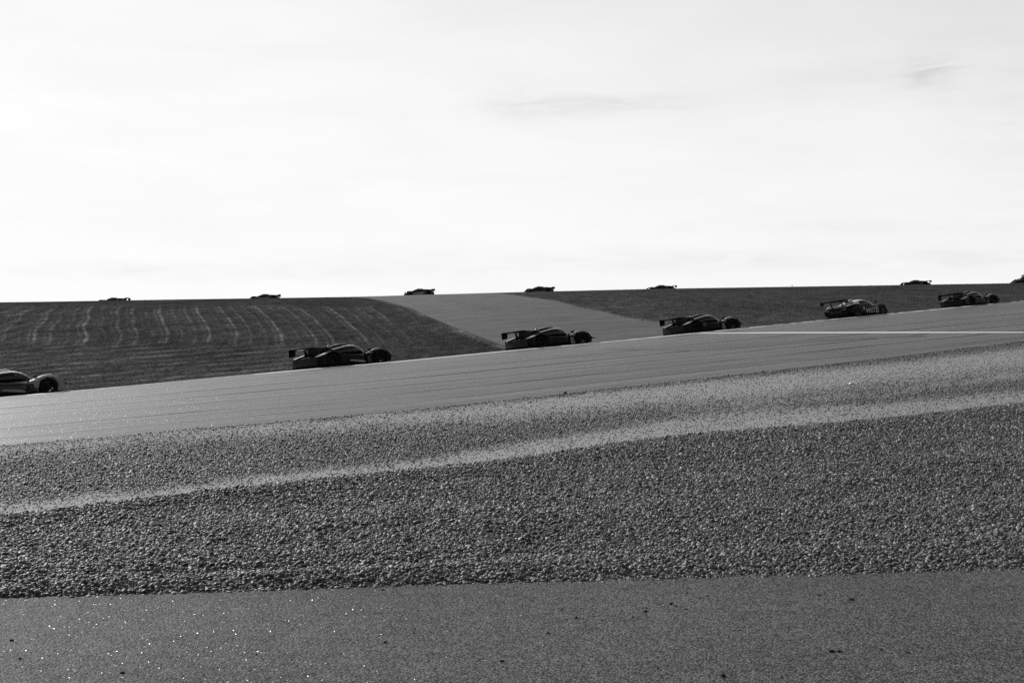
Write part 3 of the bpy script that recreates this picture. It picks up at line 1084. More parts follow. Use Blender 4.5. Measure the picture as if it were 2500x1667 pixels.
def prototype(label, group, mats, number=None, stripe=None, cat='race car'):
    """closed prototype racer: splitter, pontoon fenders, bubble canopy, rear deck, big wing"""
    b, up, side, pan = mats['body'], mats['top'], mats['side'], mats['panel']
    root = bpy.data.objects.new('prototype_race_car', None)
    C.objects.link(root)
    tag(root, label, cat, group)
    part('floor', 'p_floor', lambda: finish(plan_prism([(-2.1, -.92), (1.2, -.92), (1.2, .92), (-2.1, .92)], .045, .10), 'floor', bevel=.01), M['carbon'], root)
    spl = [(1.15, -.94), (2.1, -.94), (2.26, -.86), (2.36, -.5), (2.40, 0), (2.36, .5), (2.26, .86), (2.1, .94), (1.15, .94)]
    part('splitter', 'p_split', lambda: finish(plan_prism(spl, .055, .085), 'splitter', bevel=.006), M['carbon'], root)
    nose = [(2.30, 0, .10, .13, .22, 2.2), (2.18, 0, .2, .12, .31, 2.4), (1.95, 0, .26, .11, .41, 2.6), (1.5, 0, .3, .1, .53, 2.8),
            (1.1, 0, .42, .1, .64, 3), (.75, 0, .54, .1, .665, 3.4), (0, 0, .56, .1, .64, 3.6), (-.8, 0, .56, .1, .66, 3.6), (-1.2, 0, .55, .12, .66, 3.4)]
    part('nose', 'p_nose', lambda: finish(loft(nose, 24), 'nose'), up, root)
    for s in (-1, 1):
        sp = [(.78, s * .58, .07, .3, .47, 2.4), (.6, s * .66, .2, .16, .55, 3), (.3, s * .67, .25, .10, .585, 3.4), (-.2, s * .67, .265, .09, .60, 3.8),
              (-.6, s * .67, .27, .09, .64, 4), (-1.05, s * .67, .27, .12, .68, 4)]
        part('sidepod', 'p_pod%d' % s, lambda: finish(loft(sp, 24), 'sidepod'), side, root)
        # front fender with open wheel arch
        ff = [(2.09, .16), (2.12, .34), (2.07, .50), (1.96, .645), (1.80, .745), (1.61, .795), (1.43, .80), (1.25, .775), (1.08, .72), (.92, .665),
              (.77, .61), (.70, .50), (.70, .34)] + [(.98, .30)] + arc(1.42, .34, .385, 185, -28, 14) + [(1.86, .13)]

        def mk_ff():
            bm = prism(ff, s * .60, s * .945)
            for v in bm.verts:      # tumblehome: the fender top narrows and the tail tucks in
                k = max(0, v.co.z - .45) / .35
                if abs(v.co.y) > .8:
                    v.co.y -= s * .05 * k
                if v.co.x < 1.0 and abs(v.co.y) > .8:
                    v.co.y -= s * .12 * (1.0 - v.co.x) / .24
            return finish(bm, 'front_fender', bevel=.03, seg=3)
        part('front_fender', 'p_ff%d' % s, mk_ff, b, root)

        def mk_fender_highlight():
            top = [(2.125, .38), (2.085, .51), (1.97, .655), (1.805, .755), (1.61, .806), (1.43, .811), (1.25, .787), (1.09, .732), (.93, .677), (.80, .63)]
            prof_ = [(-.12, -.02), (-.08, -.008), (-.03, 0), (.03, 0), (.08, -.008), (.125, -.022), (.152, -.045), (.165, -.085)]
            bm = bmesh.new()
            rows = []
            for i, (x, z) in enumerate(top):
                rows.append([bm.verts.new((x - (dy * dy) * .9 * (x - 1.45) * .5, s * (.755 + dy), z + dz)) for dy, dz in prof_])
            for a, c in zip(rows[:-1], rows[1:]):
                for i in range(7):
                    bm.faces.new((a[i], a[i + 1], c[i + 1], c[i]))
            return finish(bm, 'fender_highlight')
        part('fender_highlight', 'p_fc%d' % s, mk_fender_highlight, mats.get('crest', up), root)  # strip whose pale colour paints rim light onto dark fender tops
        part('headlight', 'p_hl%d' % s, lambda: finish(loft([(2.075, s * .78, .05, .33, .42, 2), (2.03, s * .79, .10, .36, .53, 2.2), (1.92, s * .8, .08, .54, .67, 2)], 12), 'headlight'), M['lamp'], root)
        part('dive_plane', 'p_dp%d' % s, lambda: finish(prism([(2.05, .43), (2.14, .37), (2.26, .335), (2.38, .33), (2.38, .345), (2.27, .35), (2.15, .39), (2.07, .45)], s * .62, s * .98), 'dive_plane'), M['carbon'], root)
        # louvred panel behind the front wheel
        pn = part('vent_panel', 'p_vp%d' % s, lambda: finish(prism([(.70, .13), (.97, .13), (.96, .30), (.86, .48), (.70, .50)], s * .84, s * .875), 'vent_panel', bevel=.006), pan, root)
        for kz in (.2, .28, .36, .43):
            part('louvre', 'p_lv%d_%d' % (s, kz * 100), lambda: finish(box(.72, .94 - max(0, kz - .3), min(s * .875, s * .90), max(s * .875, s * .90), kz, kz + .018), 'louvre'), M['carbon'], pn)
        # rear fender
        rf = [(-2.26, .24), (-2.27, .585), (-2.12, .63), (-1.9, .68), (-1.65, .76), (-1.4, .79), (-1.15, .77), (-.9, .70), (-.66, .6), (-.62, .2)] + \
             arc(-1.4, .35, .40, -28, 208, 14)

        def mk_rf():
            bm = prism(rf, s * .58, s * .95)
            for v in bm.verts:
                k = max(0, v.co.z - .5) / .35
                if abs(v.co.y) > .8:
                    v.co.y -= s * .05 * k
            return finish(bm, 'rear_fender', bevel=.025, seg=3)
        part('rear_fender', 'p_rf%d' % s, mk_rf, b, root)

        def mk_deck_highlight():
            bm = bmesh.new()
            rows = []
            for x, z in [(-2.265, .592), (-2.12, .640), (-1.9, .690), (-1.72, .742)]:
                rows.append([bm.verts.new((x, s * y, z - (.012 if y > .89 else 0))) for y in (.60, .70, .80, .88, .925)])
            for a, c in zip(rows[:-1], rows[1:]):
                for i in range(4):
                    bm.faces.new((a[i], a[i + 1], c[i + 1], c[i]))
            return finish(bm, 'deck_highlight')
        part('deck_highlight', 'p_dk%d' % s, mk_deck_highlight, mats.get('deck', up), root)  # strip whose pale colour paints a bright highlight onto the rear deck
        part('tail_light', 'p_tl%d' % s, lambda: finish(box(-2.30, -2.27, min(s * .62, s * .86), max(s * .62, s * .86), .42, .50), 'tail_light', bevel=.008), M['rim'], root)
        wheel(root, 'pf', 1.42, s * .80, .335, .30)
        wheel(root, 'pr', -1.40, s * .78, .345, .33)
        mr = part('mirror', 'p_mir%d' % s, lambda: finish(merge([loft([(.92, s * .72, .05, .75, .82, 2.2), (.98, s * .72, .085, .735, .835, 2.4), (1.06, s * .72, .06, .75, .82, 2.2)], 12),
                                                                prism([(.96, .60), (1.0, .60), (1.0, .76), (.97, .76)], s * .69, s * .71)]), 'mirror'), M['carbon'], root)
        part('endplate', 'p_ep%d' % s, lambda: finish(prism([(-2.46, .70), (-2.14, .72), (-2.08, .80), (-2.08, 1.0), (-2.46, 1.02)], s * .885, s * .905), 'endplate', bevel=.004), M['carbon'], root)
        part('wing_mount', 'p_wm%d' % s, lambda: finish(prism([(-2.02, .60), (-1.86, .62), (-1.9, .84), (-2.02, 1.02), (-2.16, 1.035), (-2.26, 1.0), (-2.26, .965), (-2.14, .99), (-2.06, .96), (-2.02, .82)], s * .30 - .012, s * .30 + .012), 'wing_mount'), M['carbon'], root)
    part('rear_deck', 'p_deck', lambda: finish(loft([(-1.1, 0, .62, .3, .67, 5), (-1.6, 0, .62, .3, .65, 5), (-2.0, 0, .62, .32, .62, 5), (-2.25, 0, .62, .36, .585, 5)], 28), 'rear_deck'), b, root)
    part('rear_bumper', 'p_bump', lambda: finish(plan_prism([(-2.29, -.9), (-2.29, .9), (-2.2, .93), (-2.2, -.93)], .22, .575), 'rear_bumper', bevel=.012), M['flatblack'], root)

    def diff():
        bms = [box(-2.34, -1.75, -.86, .86, .18, .205)]
        for y in (-.8, -.5, -.2, .2, .5, .8):
            bms.append(prism([(-2.36, .08), (-1.8, .08), (-1.8, .2), (-2.36, .24)], y - .008, y + .008))
        return finish(merge(bms), 'diffuser', smooth=False)
    part('diffuser', 'p_diff', diff, M['carbon'], root)
    can = [(1.12, 0, .22, .5, .66, 2.2), (1.0, 0, .34, .5, .76, 2.2), (.84, 0, .42, .5, .87, 2.3), (.64, 0, .48, .5, .975, 2.4), (.42, 0, .51, .5, 1.045, 2.5),
           (.18, 0, .52, .5, 1.075, 2.5), (-.15, 0, .51, .5, 1.06, 2.5), (-.55, 0, .48, .5, 1.0, 2.4), (-.9, 0, .44, .5, .93, 2.4)]
    cn = part('canopy', 'p_can', lambda: finish(loft(can, 32), 'canopy'), M['glass'], root)

    def roof():
        bm = bmesh.new()
        rows = []
        for (x, yc, hw, zb, zt, ex) in [c for c in can]:
            r = []
            for i in range(9):
                a = math.radians(56 + 68 * i / 8)
                c_, s_ = math.cos(a), math.sin(a)
                for_ = 1.02
                y = hw * for_ * math.copysign(abs(c_) ** (2 / ex), c_)
                z = (zb + zt) / 2 + (zt - zb) / 2 * for_ * abs(s_) ** (2 / ex) + .004
                r.append(bm.verts.new((x, y, z)))
            rows.append(r)
        for a, c in zip(rows[:-1], rows[1:]):
            for i in range(8):
                if -.1 < (a[0].co.x + c[0].co.x) / 2 - .75 and 2 < i < 5:
                    continue
                if (a[0].co.x + c[0].co.x) / 2 > .3 and 1 <= i <= 6:
                    continue        # leaves the windscreen open between the pillars
                bm.faces.new((a[i], a[i + 1], c[i + 1], c[i]))
        me = finish(bm, 'roof')
        return me
    rf_ = part('roof', 'p_roof', roof, up, root)

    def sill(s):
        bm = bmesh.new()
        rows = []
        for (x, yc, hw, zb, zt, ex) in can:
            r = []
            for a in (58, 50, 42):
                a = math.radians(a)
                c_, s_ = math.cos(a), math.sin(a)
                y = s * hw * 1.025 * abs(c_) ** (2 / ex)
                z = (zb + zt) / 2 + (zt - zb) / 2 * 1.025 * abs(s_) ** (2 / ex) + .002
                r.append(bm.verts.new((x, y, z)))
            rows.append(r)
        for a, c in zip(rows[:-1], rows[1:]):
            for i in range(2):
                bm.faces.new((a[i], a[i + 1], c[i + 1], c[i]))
        return finish(bm, 'roof_highlight')
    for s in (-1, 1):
        part('roof_highlight', 'p_rail%d' % s, lambda: sill(s), mats.get('rail_highlight', up), root)  # strip whose pale colour paints the backlit rim along the canopy edge

        def win():
            bm = bmesh.new()
            rows = []
            for x in np.linspace(.70, .30, 5):
                hw = np.interp(x, [.18, .42, .64, .84], [.52, .51, .48, .42])
                zt = np.interp(x, [.18, .42, .64, .84], [1.075, 1.045, .975, .87])
                ex = 2.45
                r = []
                for a in np.linspace(14, 36, 4):
                    a = math.radians(a)
                    r.append(bm.verts.new((x - (math.degrees(a) - 14) * .005, s * hw * 1.012 * math.cos(a) ** (2 / ex), (.5 + zt) / 2 + (zt - .5) / 2 * 1.012 * math.sin(a) ** (2 / ex))))
                rows.append(r)
            for a, c in zip(rows[:-1], rows[1:]):
                for i in range(3):
                    bm.faces.new((a[i], a[i + 1], c[i + 1], c[i]))
            return finish(bm, 'side_window')
        part('side_window', 'p_win%d' % s, win, M['reflection_glass'], root)
    part('engine_cover', 'p_eng', lambda: finish(loft([(-.85, 0, .42, .5, .925, 2.4), (-1.1, 0, .36, .5, .86, 2.4), (-1.5, 0, .26, .5, .78, 2.2), (-1.95, 0, .12, .5, .68, 2)], 24), 'engine_cover'), b, root)
    part('fin', 'p_fin', lambda: finish(prism([(-.55, .95), (-.5, 1.03), (-.75, 1.03), (-1.3, 1.01), (-2.0, .96), (-2.08, .93), (-2.05, .66), (-1.2, .7)], -.012, .012), 'fin'), M['carbon'], root)
    part('air_scoop', 'p_scoop', lambda: finish(loft([(.25, 0, .12, 1.06, 1.125, 3), (.1, 0, .15, 1.05, 1.15, 3), (-.25, 0, .15, 1.02, 1.145, 3), (-.6, 0, .12, .97, 1.09, 2.6), (-.95, 0, .06, .88, .99, 2)], 16), 'air_scoop'), up, root)
    part('camera_pod', 'p_cam', lambda: finish(loft([(-.38, .30, .015, 1.06, 1.08, 2), (-.46, .30, .06, 1.0, 1.13, 2), (-.60, .30, .06, .99, 1.12, 2), (-.66, .30, .015, 1.0, 1.06, 2)], 10), 'camera_pod'), M['palegrey'], root)
    part('rear_wing', 'p_wing', lambda: finish(merge([wing_section(-2.08, .955, .30, -.885, .885), wing_section(-2.37, 1.005, .09, -.885, .885, pitch=25)]), 'rear_wing'), M['carbon'], root)
    if stripe:
        for s in (-1, 1):
            part('side_stripe', 'p_str%d' % s, lambda: finish(prism([(-.45, .30), (.45, .17), (.52, .22), (.40, .28), (-.35, .37)], s * .925, s * .945), 'side_stripe', bevel=.004), stripe, root)
    if number:
        for s in (-1, 1):
            part('number_panel', 'p_num%d' % s, lambda: finish(prism([(-.86, .42), (-.62, .42), (-.62, .60), (-.86, .60)], s * .935, s * .943), 'number_panel'), number, root)
    return root


def gt_car(label, group):
    root = bpy.data.objects.new('gt_race_car', None)
    C.objects.link(root)
    tag(root, label, 'race car', group)
    body = [(2.30, 0, .55, .16, .36, 3), (2.18, 0, .78, .12, .50, 3.4), (1.95, 0, .90, .10, .62, 3.8), (1.6, 0, .965, .10, .72, 4), (1.3, 0, .98, .10, .755, 4),
            (1.0, 0, .965, .10, .75, 4), (.6, 0, .95, .10, .755, 4.4), (.1, 0, .95, .10, .79, 4.6), (-.4, 0, .96, .10, .835, 4.6), (-.9, 0, .985, .10, .875, 4.4),
            (-1.35, 0, 1.0, .11, .895, 4.2), (-1.75, 0, .99, .13, .87, 4.0), (-2.05, 0, .95, .17, .82, 4.0), (-2.24, 0, .88, .24, .74, 3.6)]
    part('body', 'g_body', lambda: finish(loft(body, 40), 'body'), M['flatblack'], root)
    cab = [(1.1, 0, .50, .6, .765, 2.6), (.85, 0, .60, .6, .89, 2.7), (.55, 0, .66, .6, 1.02, 2.8), (.2, 0, .69, .6, 1.13, 2.9), (-.15, 0, .69, .6, 1.175, 2.9),
           (-.5, 0, .67, .6, 1.165, 2.8), (-.9, 0, .60, .6, 1.09, 2.6), (-1.35, 0, .48, .6, .98, 2.4), (-1.8, 0, .30, .6, .88, 2.2)]
    part('cabin_glass', 'g_cab', lambda: finish(loft(cab, 36), 'cabin_glass'), M['glass'], root)

    def band_(a0, a1, x0, x1, off=1.015, s=None):
        bm = bmesh.new()
        rows = []
        for x in np.linspace(x0, x1, 12):
            xs = [c[0] for c in cab][::-1]
            hw, zb, zt, ex = [np.interp(x, xs, [c[i] for c in cab][::-1]) for i in (2, 3, 4, 5)]
            r = []
            for a in np.linspace(a0, a1, 10):
                a = math.radians(a)
                c_, s_ = math.cos(a), math.sin(a)
                r.append(bm.verts.new((x, hw * off * math.copysign(abs(c_) ** (2 / ex), c_), (zb + zt) / 2 + (zt - zb) / 2 * off * abs(s_) ** (2 / ex))))
            rows.append(r)
        for a, c in zip(rows[:-1], rows[1:]):
            for i in range(9):
                bm.faces.new((a[i], a[i + 1], c[i + 1], c[i]))
        return finish(bm, 'panel')
    part('roof', 'g_roof', lambda: band_(40, 140, .25, -.85), M['white'], root)
    for s in (-1, 1):
        lo, hi = ((8, 48) if s > 0 else (172, 132))
        part('rear_quarter_panel', 'g_rq%d' % s, lambda: band_(lo, hi, -.62, -1.0), M['white'], root)
        part('side_window', 'g_sw%d' % s, lambda: band_(lo + (4 if s > 0 else -4), hi - (8 if s > 0 else -8), .62, .15), M['reflection_glass'], root)
        part('shoulder', 'g_sh%d' % s, lambda: finish(loft([(-.75, s * .80, .03, .865, .885, 2), (-1.0, s * .82, .10, .86, .905, 2), (-1.4, s * .82, .11, .87, .915, 2), (-1.8, s * .80, .10, .84, .89, 2), (-2.15, s * .74, .05, .77, .80, 2)], 12), 'shoulder'), M['silver'], root)
        for x, key in ((1.33, 'gf'), (-1.37, 'gr')):
            part('wheel_arch', 'g_wa%d%s' % (s, key), lambda: finish(lathe([(.001, s * .99), (.40, s * .99), (.415, s * .97), (.415, s * .6)], 30), 'wheel_arch'), M['carbon'], root, loc=(x, 0, .36))
            wheel(root, key, x, s * .86, .345, .30)
        part('mirror', 'g_mir%d' % s, lambda: finish(merge([loft([(.72, s * .92, .05, .90, .97, 2.2), (.79, s * .92, .10, .88, .99, 2.4), (.86, s * .92, .06, .9, .97, 2.2)], 12),
                                                       prism([(.76, .74), (.80, .74), (.81, .92), (.78, .92)], s * .86, s * .88)]), 'mirror'), M['carbon'], root)
        part('endplate', 'g_ep%d' % s, lambda: finish(prism([(-2.5, .97), (-2.18, .97), (-2.14, 1.02), (-2.14, 1.17), (-2.5, 1.19)], s * .915, s * .93), 'endplate', bevel=.004), M['carbon'], root)
        part('wing_mount', 'g_wm%d' % s, lambda: finish(prism([(-2.1, .82), (-1.95, .84), (-2.05, 1.0), (-2.16, 1.16), (-2.3, 1.16), (-2.3, 1.12), (-2.17, 1.08)], s * .4 - .012, s * .4 + .012), 'wing_mount'), M['carbon'], root)
        part('tail_light', 'g_tl%d' % s, lambda: finish(loft([(-2.24, s * .62, .18, .60, .64, 2), (-2.27, s * .62, .16, .605, .635, 2)], 12), 'tail_light'), M['lamp'], root)
        part('headlight', 'g_hl%d' % s, lambda: finish(loft([(2.16, s * .62, .06, .42, .50, 2), (2.0, s * .70, .12, .50, .62, 2.2), (1.8, s * .74, .05, .64, .70, 2)], 12), 'headlight'), M['lamp'], root)
        part('side_skirt', 'g_sk%d' % s, lambda: finish(box(-.9, .85, min(s * .93, s * .99), max(s * .93, s * .99), .07, .12), 'side_skirt', bevel=.01), M['darkgrey'], root)
        part('side_logo', 'g_lg%d' % s, lambda: finish(prism([(-.78, .66), (-.56, .68), (-.60, .58), (-.66, .44), (-.72, .52)], s * .968, s * .978), 'side_logo'), M['palegrey'], root)
    part('rear_diffuser', 'g_diff', lambda: finish(merge([box(-2.32, -1.7, -.8, .8, .15, .18)] + [prism([(-2.34, .07), (-1.8, .07), (-1.8, .17), (-2.34, .2)], y - .01, y + .01) for y in (-.7, -.35, 0, .35, .7)]), 'rear_diffuser', smooth=False), M['carbon'], root)
    part('rear_grille', 'g_gr', lambda: finish(box(-2.27, -2.2, -.5, .5, .38, .58), 'rear_grille', bevel=.01), M['carbon'], root)
    part('splitter', 'g_split', lambda: finish(plan_prism([(1.7, -.95), (2.2, -.93), (2.38, -.6), (2.42, 0), (2.38, .6), (2.2, .93), (1.7, .95)], .06, .09), 'splitter'), M['silver'], root)
    part('rear_wing', 'g_wing', lambda: finish(merge([wing_section(-2.15, 1.13, .30, -.915, .915), wing_section(-2.43, 1.175, .08, -.915, .915, pitch=25)]), 'rear_wing'), M['carbon'], root)
    part('roof_vent', 'g_rv', lambda: finish(loft([(-.35, 0, .10, 1.17, 1.20, 2.5), (-.5, 0, .13, 1.16, 1.235, 2.8), (-.75, 0, .13, 1.10, 1.21, 2.8), (-1.0, 0, .08, 1.02, 1.10, 2)], 14), 'roof_vent'), M['silver'], root)

    # lettering on the doors
    def text_mesh(s, body_, size, key):
        cu = bpy.data.curves.new(key, 'FONT')
        cu.body = body_
        cu.size = size
        cu.extrude = 0.004
        cu.align_x = 'CENTER'
        cu.space_character = 1.05
        cu.offset = 0.004
        ob = bpy.data.objects.new(key, cu)
        C.objects.link(ob)
        bpy.context.view_layer.update()
        me = bpy.data.meshes.new_from_object(ob)
        bpy.data.objects.remove(ob)
        bpy.data.curves.remove(cu)
        # stand the text on the car's flank, readable from outside
        rot = Matrix.Rotation(math.radians(90), 4, 'X')
        me.transform(rot)
        if s > 0:
            me.transform(Matrix.Rotation(math.pi, 4, 'Z'))
        if not me.materials:
            me.materials.append(None)
        else:
            me.materials[0] = None
        return me
    for s in (-1, 1):
        lt = part('door_lettering', 'g_txt%d' % s, lambda: text_mesh(s, 'WIIT', .46, 'lettering'), M['silver'], root, loc=(.02, s * .972, .26))
        pl = part('number_panel', 'g_np%d' % s, lambda: finish(prism([(.58, .24), (.88, .24), (.86, .62), (.58, .62)], s * .958, s * .968), 'number_panel'), M['palegrey'], root)
        part('race_number', 'g_n%d' % s, lambda: text_mesh(s, '8', .36, 'number'), M['black'], pl, loc=(.72, s * .972, .30))
    return root


bT = surf_bvh(TRK)
bF = surf_bvh(np.concatenate([sheet_pts(L6, L6b, 3)[:-1], FTR]))


def place(root, x, y, heading, bvh, lift=0.0, scale=1.0):
    f = Vector((math.cos(heading), math.sin(heading), 0))
    l = Vector((-f.y, f.x, 0))
    pts = [drop_on(bvh, *(Vector((x, y, 0)) + f * a + l * b).xy)[0] for a, b in ((1.4, .8), (1.4, -.8), (-1.4, .8), (-1.4, -.8))]
    fw = ((pts[0] + pts[1]) - (pts[2] + pts[3])).normalized()
    lt = ((pts[0] + pts[2]) - (pts[1] + pts[3])).normalized()
    up = fw.cross(lt).normalized()
    lt = up.cross(fw)
    mt = Matrix((fw, lt, up)).transposed().to_4x4()
    c = (pts[0] + pts[1] + pts[2] + pts[3]) / 4
    mt.translation = c + up * lift
    root.matrix_world = mt @ Matrix.Scale(scale, 4)


def near_line(uc, off, yoff=0.0):
    """point 'off' metres beyond the edge line at column uc, and the heading of the line there"""
    a = line_at(L5, np.array(uc - 60.0)); b = line_at(L5, np.array(uc + 60.0)); p = line_at(L5, np.array(float(uc)))
    h = math.atan2(b[1] - a[1], b[0] - a[0])
    return p[0] - math.sin(h) * off, p[1] + math.cos(h) * off, h


def extent(root):
    us, vs = [], []
    bpy.context.view_layer.update()
    for o in root.children_recursive:
        if o.type == 'MESH':
            for c in o.bound_box:
                w = o.matrix_world @ Vector(c)
                us.append(CX + F * w.x / w.y); vs.append(HV + (CH - w.z) * F / w.y)
    return min(us), max(us), min(vs), max(vs)


def place_near(root, ucen, off, dh, scale=1.0):
    uc = float(ucen) + 40
    for k in range(4):
        x, y, h = near_line(uc, off)
        place(root, x, y, h + math.radians(dh), bT, scale=scale)
        e = extent(root)
        uc += ucen - (e[0] + e[1]) / 2
    return e


K = M
ALL = 'race cars climbing the near straight'
specs = [  # pale fender, roof edge and deck strips stand in for rim light on black cars
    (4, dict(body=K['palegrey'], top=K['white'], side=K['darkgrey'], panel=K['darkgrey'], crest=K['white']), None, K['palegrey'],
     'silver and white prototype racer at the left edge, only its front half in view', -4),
    (836, dict(body=K['flatblack'], top=K['black'], side=K['flatblack'], panel=K['darkgrey'], crest=K['palegrey'], rail_highlight=K['silver'], deck=K['silver']), None, K['palegrey'],
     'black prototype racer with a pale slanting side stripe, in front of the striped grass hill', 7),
    (1340, dict(body=K['flatblack'], top=K['black'], side=K['flatblack'], panel=K['palegrey'], crest=K['silver'], rail_highlight=K['silver'], deck=K['palegrey']), K['carbon'], None,
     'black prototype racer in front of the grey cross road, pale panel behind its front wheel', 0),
    (1714, dict(body=K['flatblack'], top=K['black'], side=K['flatblack'], panel=K['palegrey'], crest=K['silver'], rail_highlight=K['silver'], deck=K['palegrey']), K['darkgrey'], None,
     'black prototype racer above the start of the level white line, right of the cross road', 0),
    (2368, dict(body=K['flatblack'], top=K['darkgrey'], side=K['flatblack'], panel=K['darkgrey'], crest=K['palegrey'], rail_highlight=K['palegrey'], deck=K['darkgrey']), K['carbon'], None,
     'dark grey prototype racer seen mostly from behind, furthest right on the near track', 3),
]
for uc, mats, num, stripe, lab, dh in specs:
    r_ = prototype(lab, ALL, mats, num, stripe)
    place_near(r_, uc, 1.75, dh)
g = gt_car('black closed coupe racer with a white roof and WIIT lettering on its door', ALL)
place_near(g, 2091, 1.75, 3)

# far cars on the crest, heading left
FAR = 'race cars running left along the crest'
far_specs = [
    (275, K['black'], K['black'], 'dark racer on the crest at far left, only its upper body and wing showing', -2, 9.0),
    (645, K['black'], K['palegrey'], 'dark racer on the crest above the striped grass, second from the left', 2, 8.0),
    (1022, K['black'], K['palegrey'], 'racer on the crest with pale panels, just above the top of the cross road', 0, 7.0),
    (1315, K['black'], K['black'], 'dark racer on the crest just right of the cross road, fourth from the left', -3, 7.0),
    (1612, K['black'], K['black'], 'low dark racer on the crest midway between the cross road and the bush', 4, 8.0),
    (2233, K['black'], K['black'], 'dark racer on the crest nearest to the bush', -2, 7.0),
]
for uc, bod, pnl, lab, dh, off in far_specs:
    p = line_at(L6, np.array(float(uc))); a = line_at(L6, np.array(uc - 60.0)); b = line_at(L6, np.array(uc + 60.0))
    h = math.atan2(a[1] - b[1], a[0] - b[0])
    yy = p[1] + off
    xx = (uc - CX) / F * yy
    r_ = prototype(lab, FAR, dict(body=bod, top=bod, side=pnl, panel=pnl), None, None)
    place(r_, xx, yy, h + math.radians(dh), bF)

# ------------------------------------------------------------------ bush at the right end of the crest
def bush(u0, wid, hgt, label):
    p = line_at(L6, np.array(float(u0)))
    root = bpy.data.objects.new('bush', None)
    C.objects.link(root)
    root.location = (p[0] * (p[1] + 24) / p[1], p[1] + 24, p[2] - 0.5)
    tag(root, label, 'bush')
    rr = random.Random(5)
    bm = bmesh.new()
    for k in range(7):
        x = -wid * .45 + k * wid * .16
        bmesh.ops.create_cone(bm, cap_ends=True, segments=6, radius1=.09, radius2=.03, depth=hgt * .4,
                              matrix=Matrix.Translation((x, rr.uniform(-.6, .6), hgt * .2)) @ Matrix.Rotation(rr.uniform(-.3, .3), 4, 'Y'))
    link('stem', finish(bm, 'stem'), M['bark'], root)
    vs, fs = [], []
    clumps = []
    for k in range(46):
        fx = rr.random()
        x = -wid / 2 + wid * fx
        top = hgt * (0.30 + 0.70 * min(1, fx * 1.5)) * (0.85 + .15 * math.sin(fx * 25))
        clumps.append((x, rr.uniform(-1.0, 1.0), rr.uniform(.25, .85) * top, rr.uniform(.45, .75)))
    for i in range(14000):
        cx_, cy_, cz_, cr = rr.choice(clumps)
        d = Vector((rr.gauss(0, 1), rr.gauss(0, 1), rr.gauss(0, 1))).normalized() * cr * rr.random() ** .4
        c = Vector((cx_, cy_, max(cz_, .1))) + d
        n_ = Vector((rr.gauss(0, 1), rr.gauss(0, 1), rr.gauss(0, 1))).normalized()
        a_ = n_.orthogonal().normalized() * rr.uniform(.08, .14)
        b_ = n_.cross(a_).normalized() * rr.uniform(.05, .09)
        o_ = len(vs)
        vs += [tuple(c - a_), tuple(c + b_), tuple(c + a_), tuple(c - b_)]
        fs.append((o_, o_ + 1, o_ + 2, o_ + 3))
    me = bpy.data.meshes.new('crown')
    me.from_pydata(vs, [], fs)
    me.materials.append(None)
    link('crown', me, M['leaf'], root)


bush(2522, 7.0, 3.3, 'dark leafy bush on the crest at the right edge of the photo')

# ------------------------------------------------------------------ small things
def at_plane(u, v, z):
    Y = (CH - z) * F / (v - HV)
    return ((u - CX) / F * Y, Y, z)


crumbs = [(28, 1563, 1.2), (49, 1608, .9), (298, 1642, 1.1), (940, 1567, 1.1), (1010, 1545, .7), (935, 1440, .9), (1052, 1542, .6),
          (1406, 1508, 1.0), (1371, 1488, .8), (1338, 1545, .9), (1225, 1614, 1.1), (1576, 1493, 1.2), (1638, 1474, 1.2), (1650, 1479, .8),
          (1675, 1487, .8), (1728, 1455, .8), (1710, 1460, .7), (2001, 1452, .9), (2012, 1448, .6), (2079, 1464, 1.3), (1766, 1650, 1.5),
          (2030, 1590, 1.5), (2048, 1590, 1.1), (2151, 1584, .7), (2216, 1593, 1.0), (1545, 1507, .7), (626, 1597, .6), (1677, 1447, .7)]
for i, (u, v, s) in enumerate(crumbs):
    bm = bmesh.new()
    bmesh.ops.create_icosphere(bm, subdivisions=2, radius=1)
    rr = random.Random(i)
    o3 = Vector((rr.uniform(0, 99),) * 3)
    for w in bm.verts:
        w.co *= 1 + .5 * mnoise.noise(w.co * 1.4 + o3)
        w.co = Vector((w.co.x * .0088 * s * rr.uniform(.98, 1.02) * 1.25, w.co.y * .0085 * s, (w.co.z * .5 + .38) * .0085 * s))
    o = link('rubber_crumb', finish(bm, 'rubber_crumb'), M['rubber'])
    o.location = at_plane(u, v, 0.0)
    o.rotation_euler = (0, 0, rr.uniform(0, 6))
    tag(o, 'tiny black tyre rubber crumb lying on the foreground asphalt', 'rubber crumb', 'black rubber crumbs on the foreground asphalt')

bN = surf_bvh(near)
bFar = surf_bvh(far)


def cast(bvh, u, v):
    for dv in (0, 2, 4, 6, 9, 12, 16):
        d = Vector(((u - CX) / F, 1.0, -(v + dv - HV) / F)).normalized()
        h = bvh.ray_cast(Vector((0, 0, CH)), d)[0]
        if h is not None:
            return h


def tube(pts, rad, n=6):
    bm = bmesh.new()
    rings = []
    for i, p in enumerate(pts):
        p = Vector(p)
        a = Vector(pts[max(0, i - 1)]); b = Vector(pts[min(len(pts) - 1, i + 1)])
        d = (b - a).normalized()
        x = d.orthogonal().normalized(); y = d.cross(x)
        rings.append([bm.verts.new(p + (x * math.cos(6.2832 * k / n) + y * math.sin(6.2832 * k / n)) * rad[i]) for k in range(n)])
    for a, b in zip(rings[:-1], rings[1:]):
        for k in range(n):
            bm.faces.new((a[k], a[(k + 1) % n], b[(k + 1) % n], b[k]))
    bm.faces.new(rings[0]); bm.faces.new(rings[-1])
    return bm


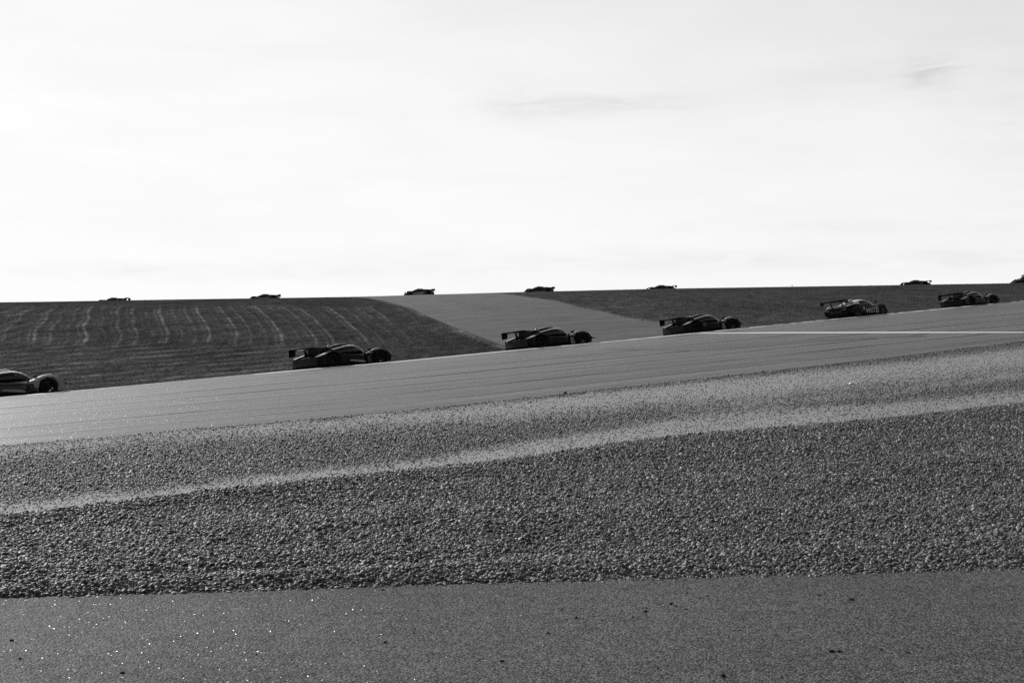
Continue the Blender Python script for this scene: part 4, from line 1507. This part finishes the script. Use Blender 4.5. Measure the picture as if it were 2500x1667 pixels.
h_ = cast(bN, 1256, 1286)
tw = merge([tube([(-.055, .03, .03), (-.02, .02, .036), (0, 0, .042), (.012, -.012, .032), (.02, -.03, .02)], [.002, .003, .005, .006, .006]),
            tube([(0, 0, .042), (.008, .012, .055)], [.003, .0015])])
o = link('twig', finish(tw, 'twig'), M['bone'])
o.location = h_
tag(o, 'small pale forked twig lying on the dark gravel bank', 'twig')

h_ = cast(bFar, 2079, 940)
bm = loft([(-.05, 0, .01, .0, .02, 2), (-.03, 0, .04, 0, .035, 2.4), (.02, .01, .045, 0, .04, 2.3), (.06, 0, .02, .0, .02, 2)], 10)
o = link('white_litter', finish(bm, 'white_litter'), M['white'])
o.location = h_ + Vector((0, 0, .01))
tag(o, 'small white scrap lying on the pale far gravel', 'litter')


def weed(loc, hgt, label, wid=0.5, seed=0, n=70):
    rr = random.Random(seed)
    root = bpy.data.objects.new('weed', None)
    C.objects.link(root)
    root.location = loc
    tag(root, label, 'weed')
    bms = []
    vs, fs = [], []
    for k in range(7):
        a = rr.uniform(0, 6.28); ln = hgt * rr.uniform(.6, 1)
        tip = Vector((math.cos(a) * wid * hgt * rr.random(), math.sin(a) * wid * hgt * rr.random(), ln))
        bms.append(tube([(0, 0, -.01), tuple(tip * .5 + Vector((0, 0, .02))), tuple(tip)], [.004, .003, .002], 5))
        for j in range(n // 7):
            c = tip * rr.uniform(.25, 1) + Vector((rr.gauss(0, .02), rr.gauss(0, .02), 0))
            n_ = Vector((rr.gauss(0, 1), rr.gauss(0, 1), rr.gauss(0, 1))).normalized()
            a_ = n_.orthogonal().normalized() * .022; b_ = n_.cross(a_).normalized() * .01
            q0 = len(vs)
            vs += [tuple(c - a_), tuple(c + b_), tuple(c + a_), tuple(c - b_)]
            fs.append((q0, q0 + 1, q0 + 2, q0 + 3))
    link('stem', finish(merge(bms), 'stem'), M['bark'], root)
    me = bpy.data.meshes.new('leaves'); me.from_pydata(vs, [], fs); me.materials.append(None)
    link('leaves', me, M['leaf'], root)


h_ = cast(bFar, 1380, 960)
weed(h_, .055, 'small dark weed growing where the gravel meets the run-off asphalt', .4, 3, 28)
p_ = line_at(L6, np.array(1934.5))
weed((p_[0], p_[1] + .2, p_[2]), .30, 'single weed poking up on the crest right of centre', .4, 8, 180)
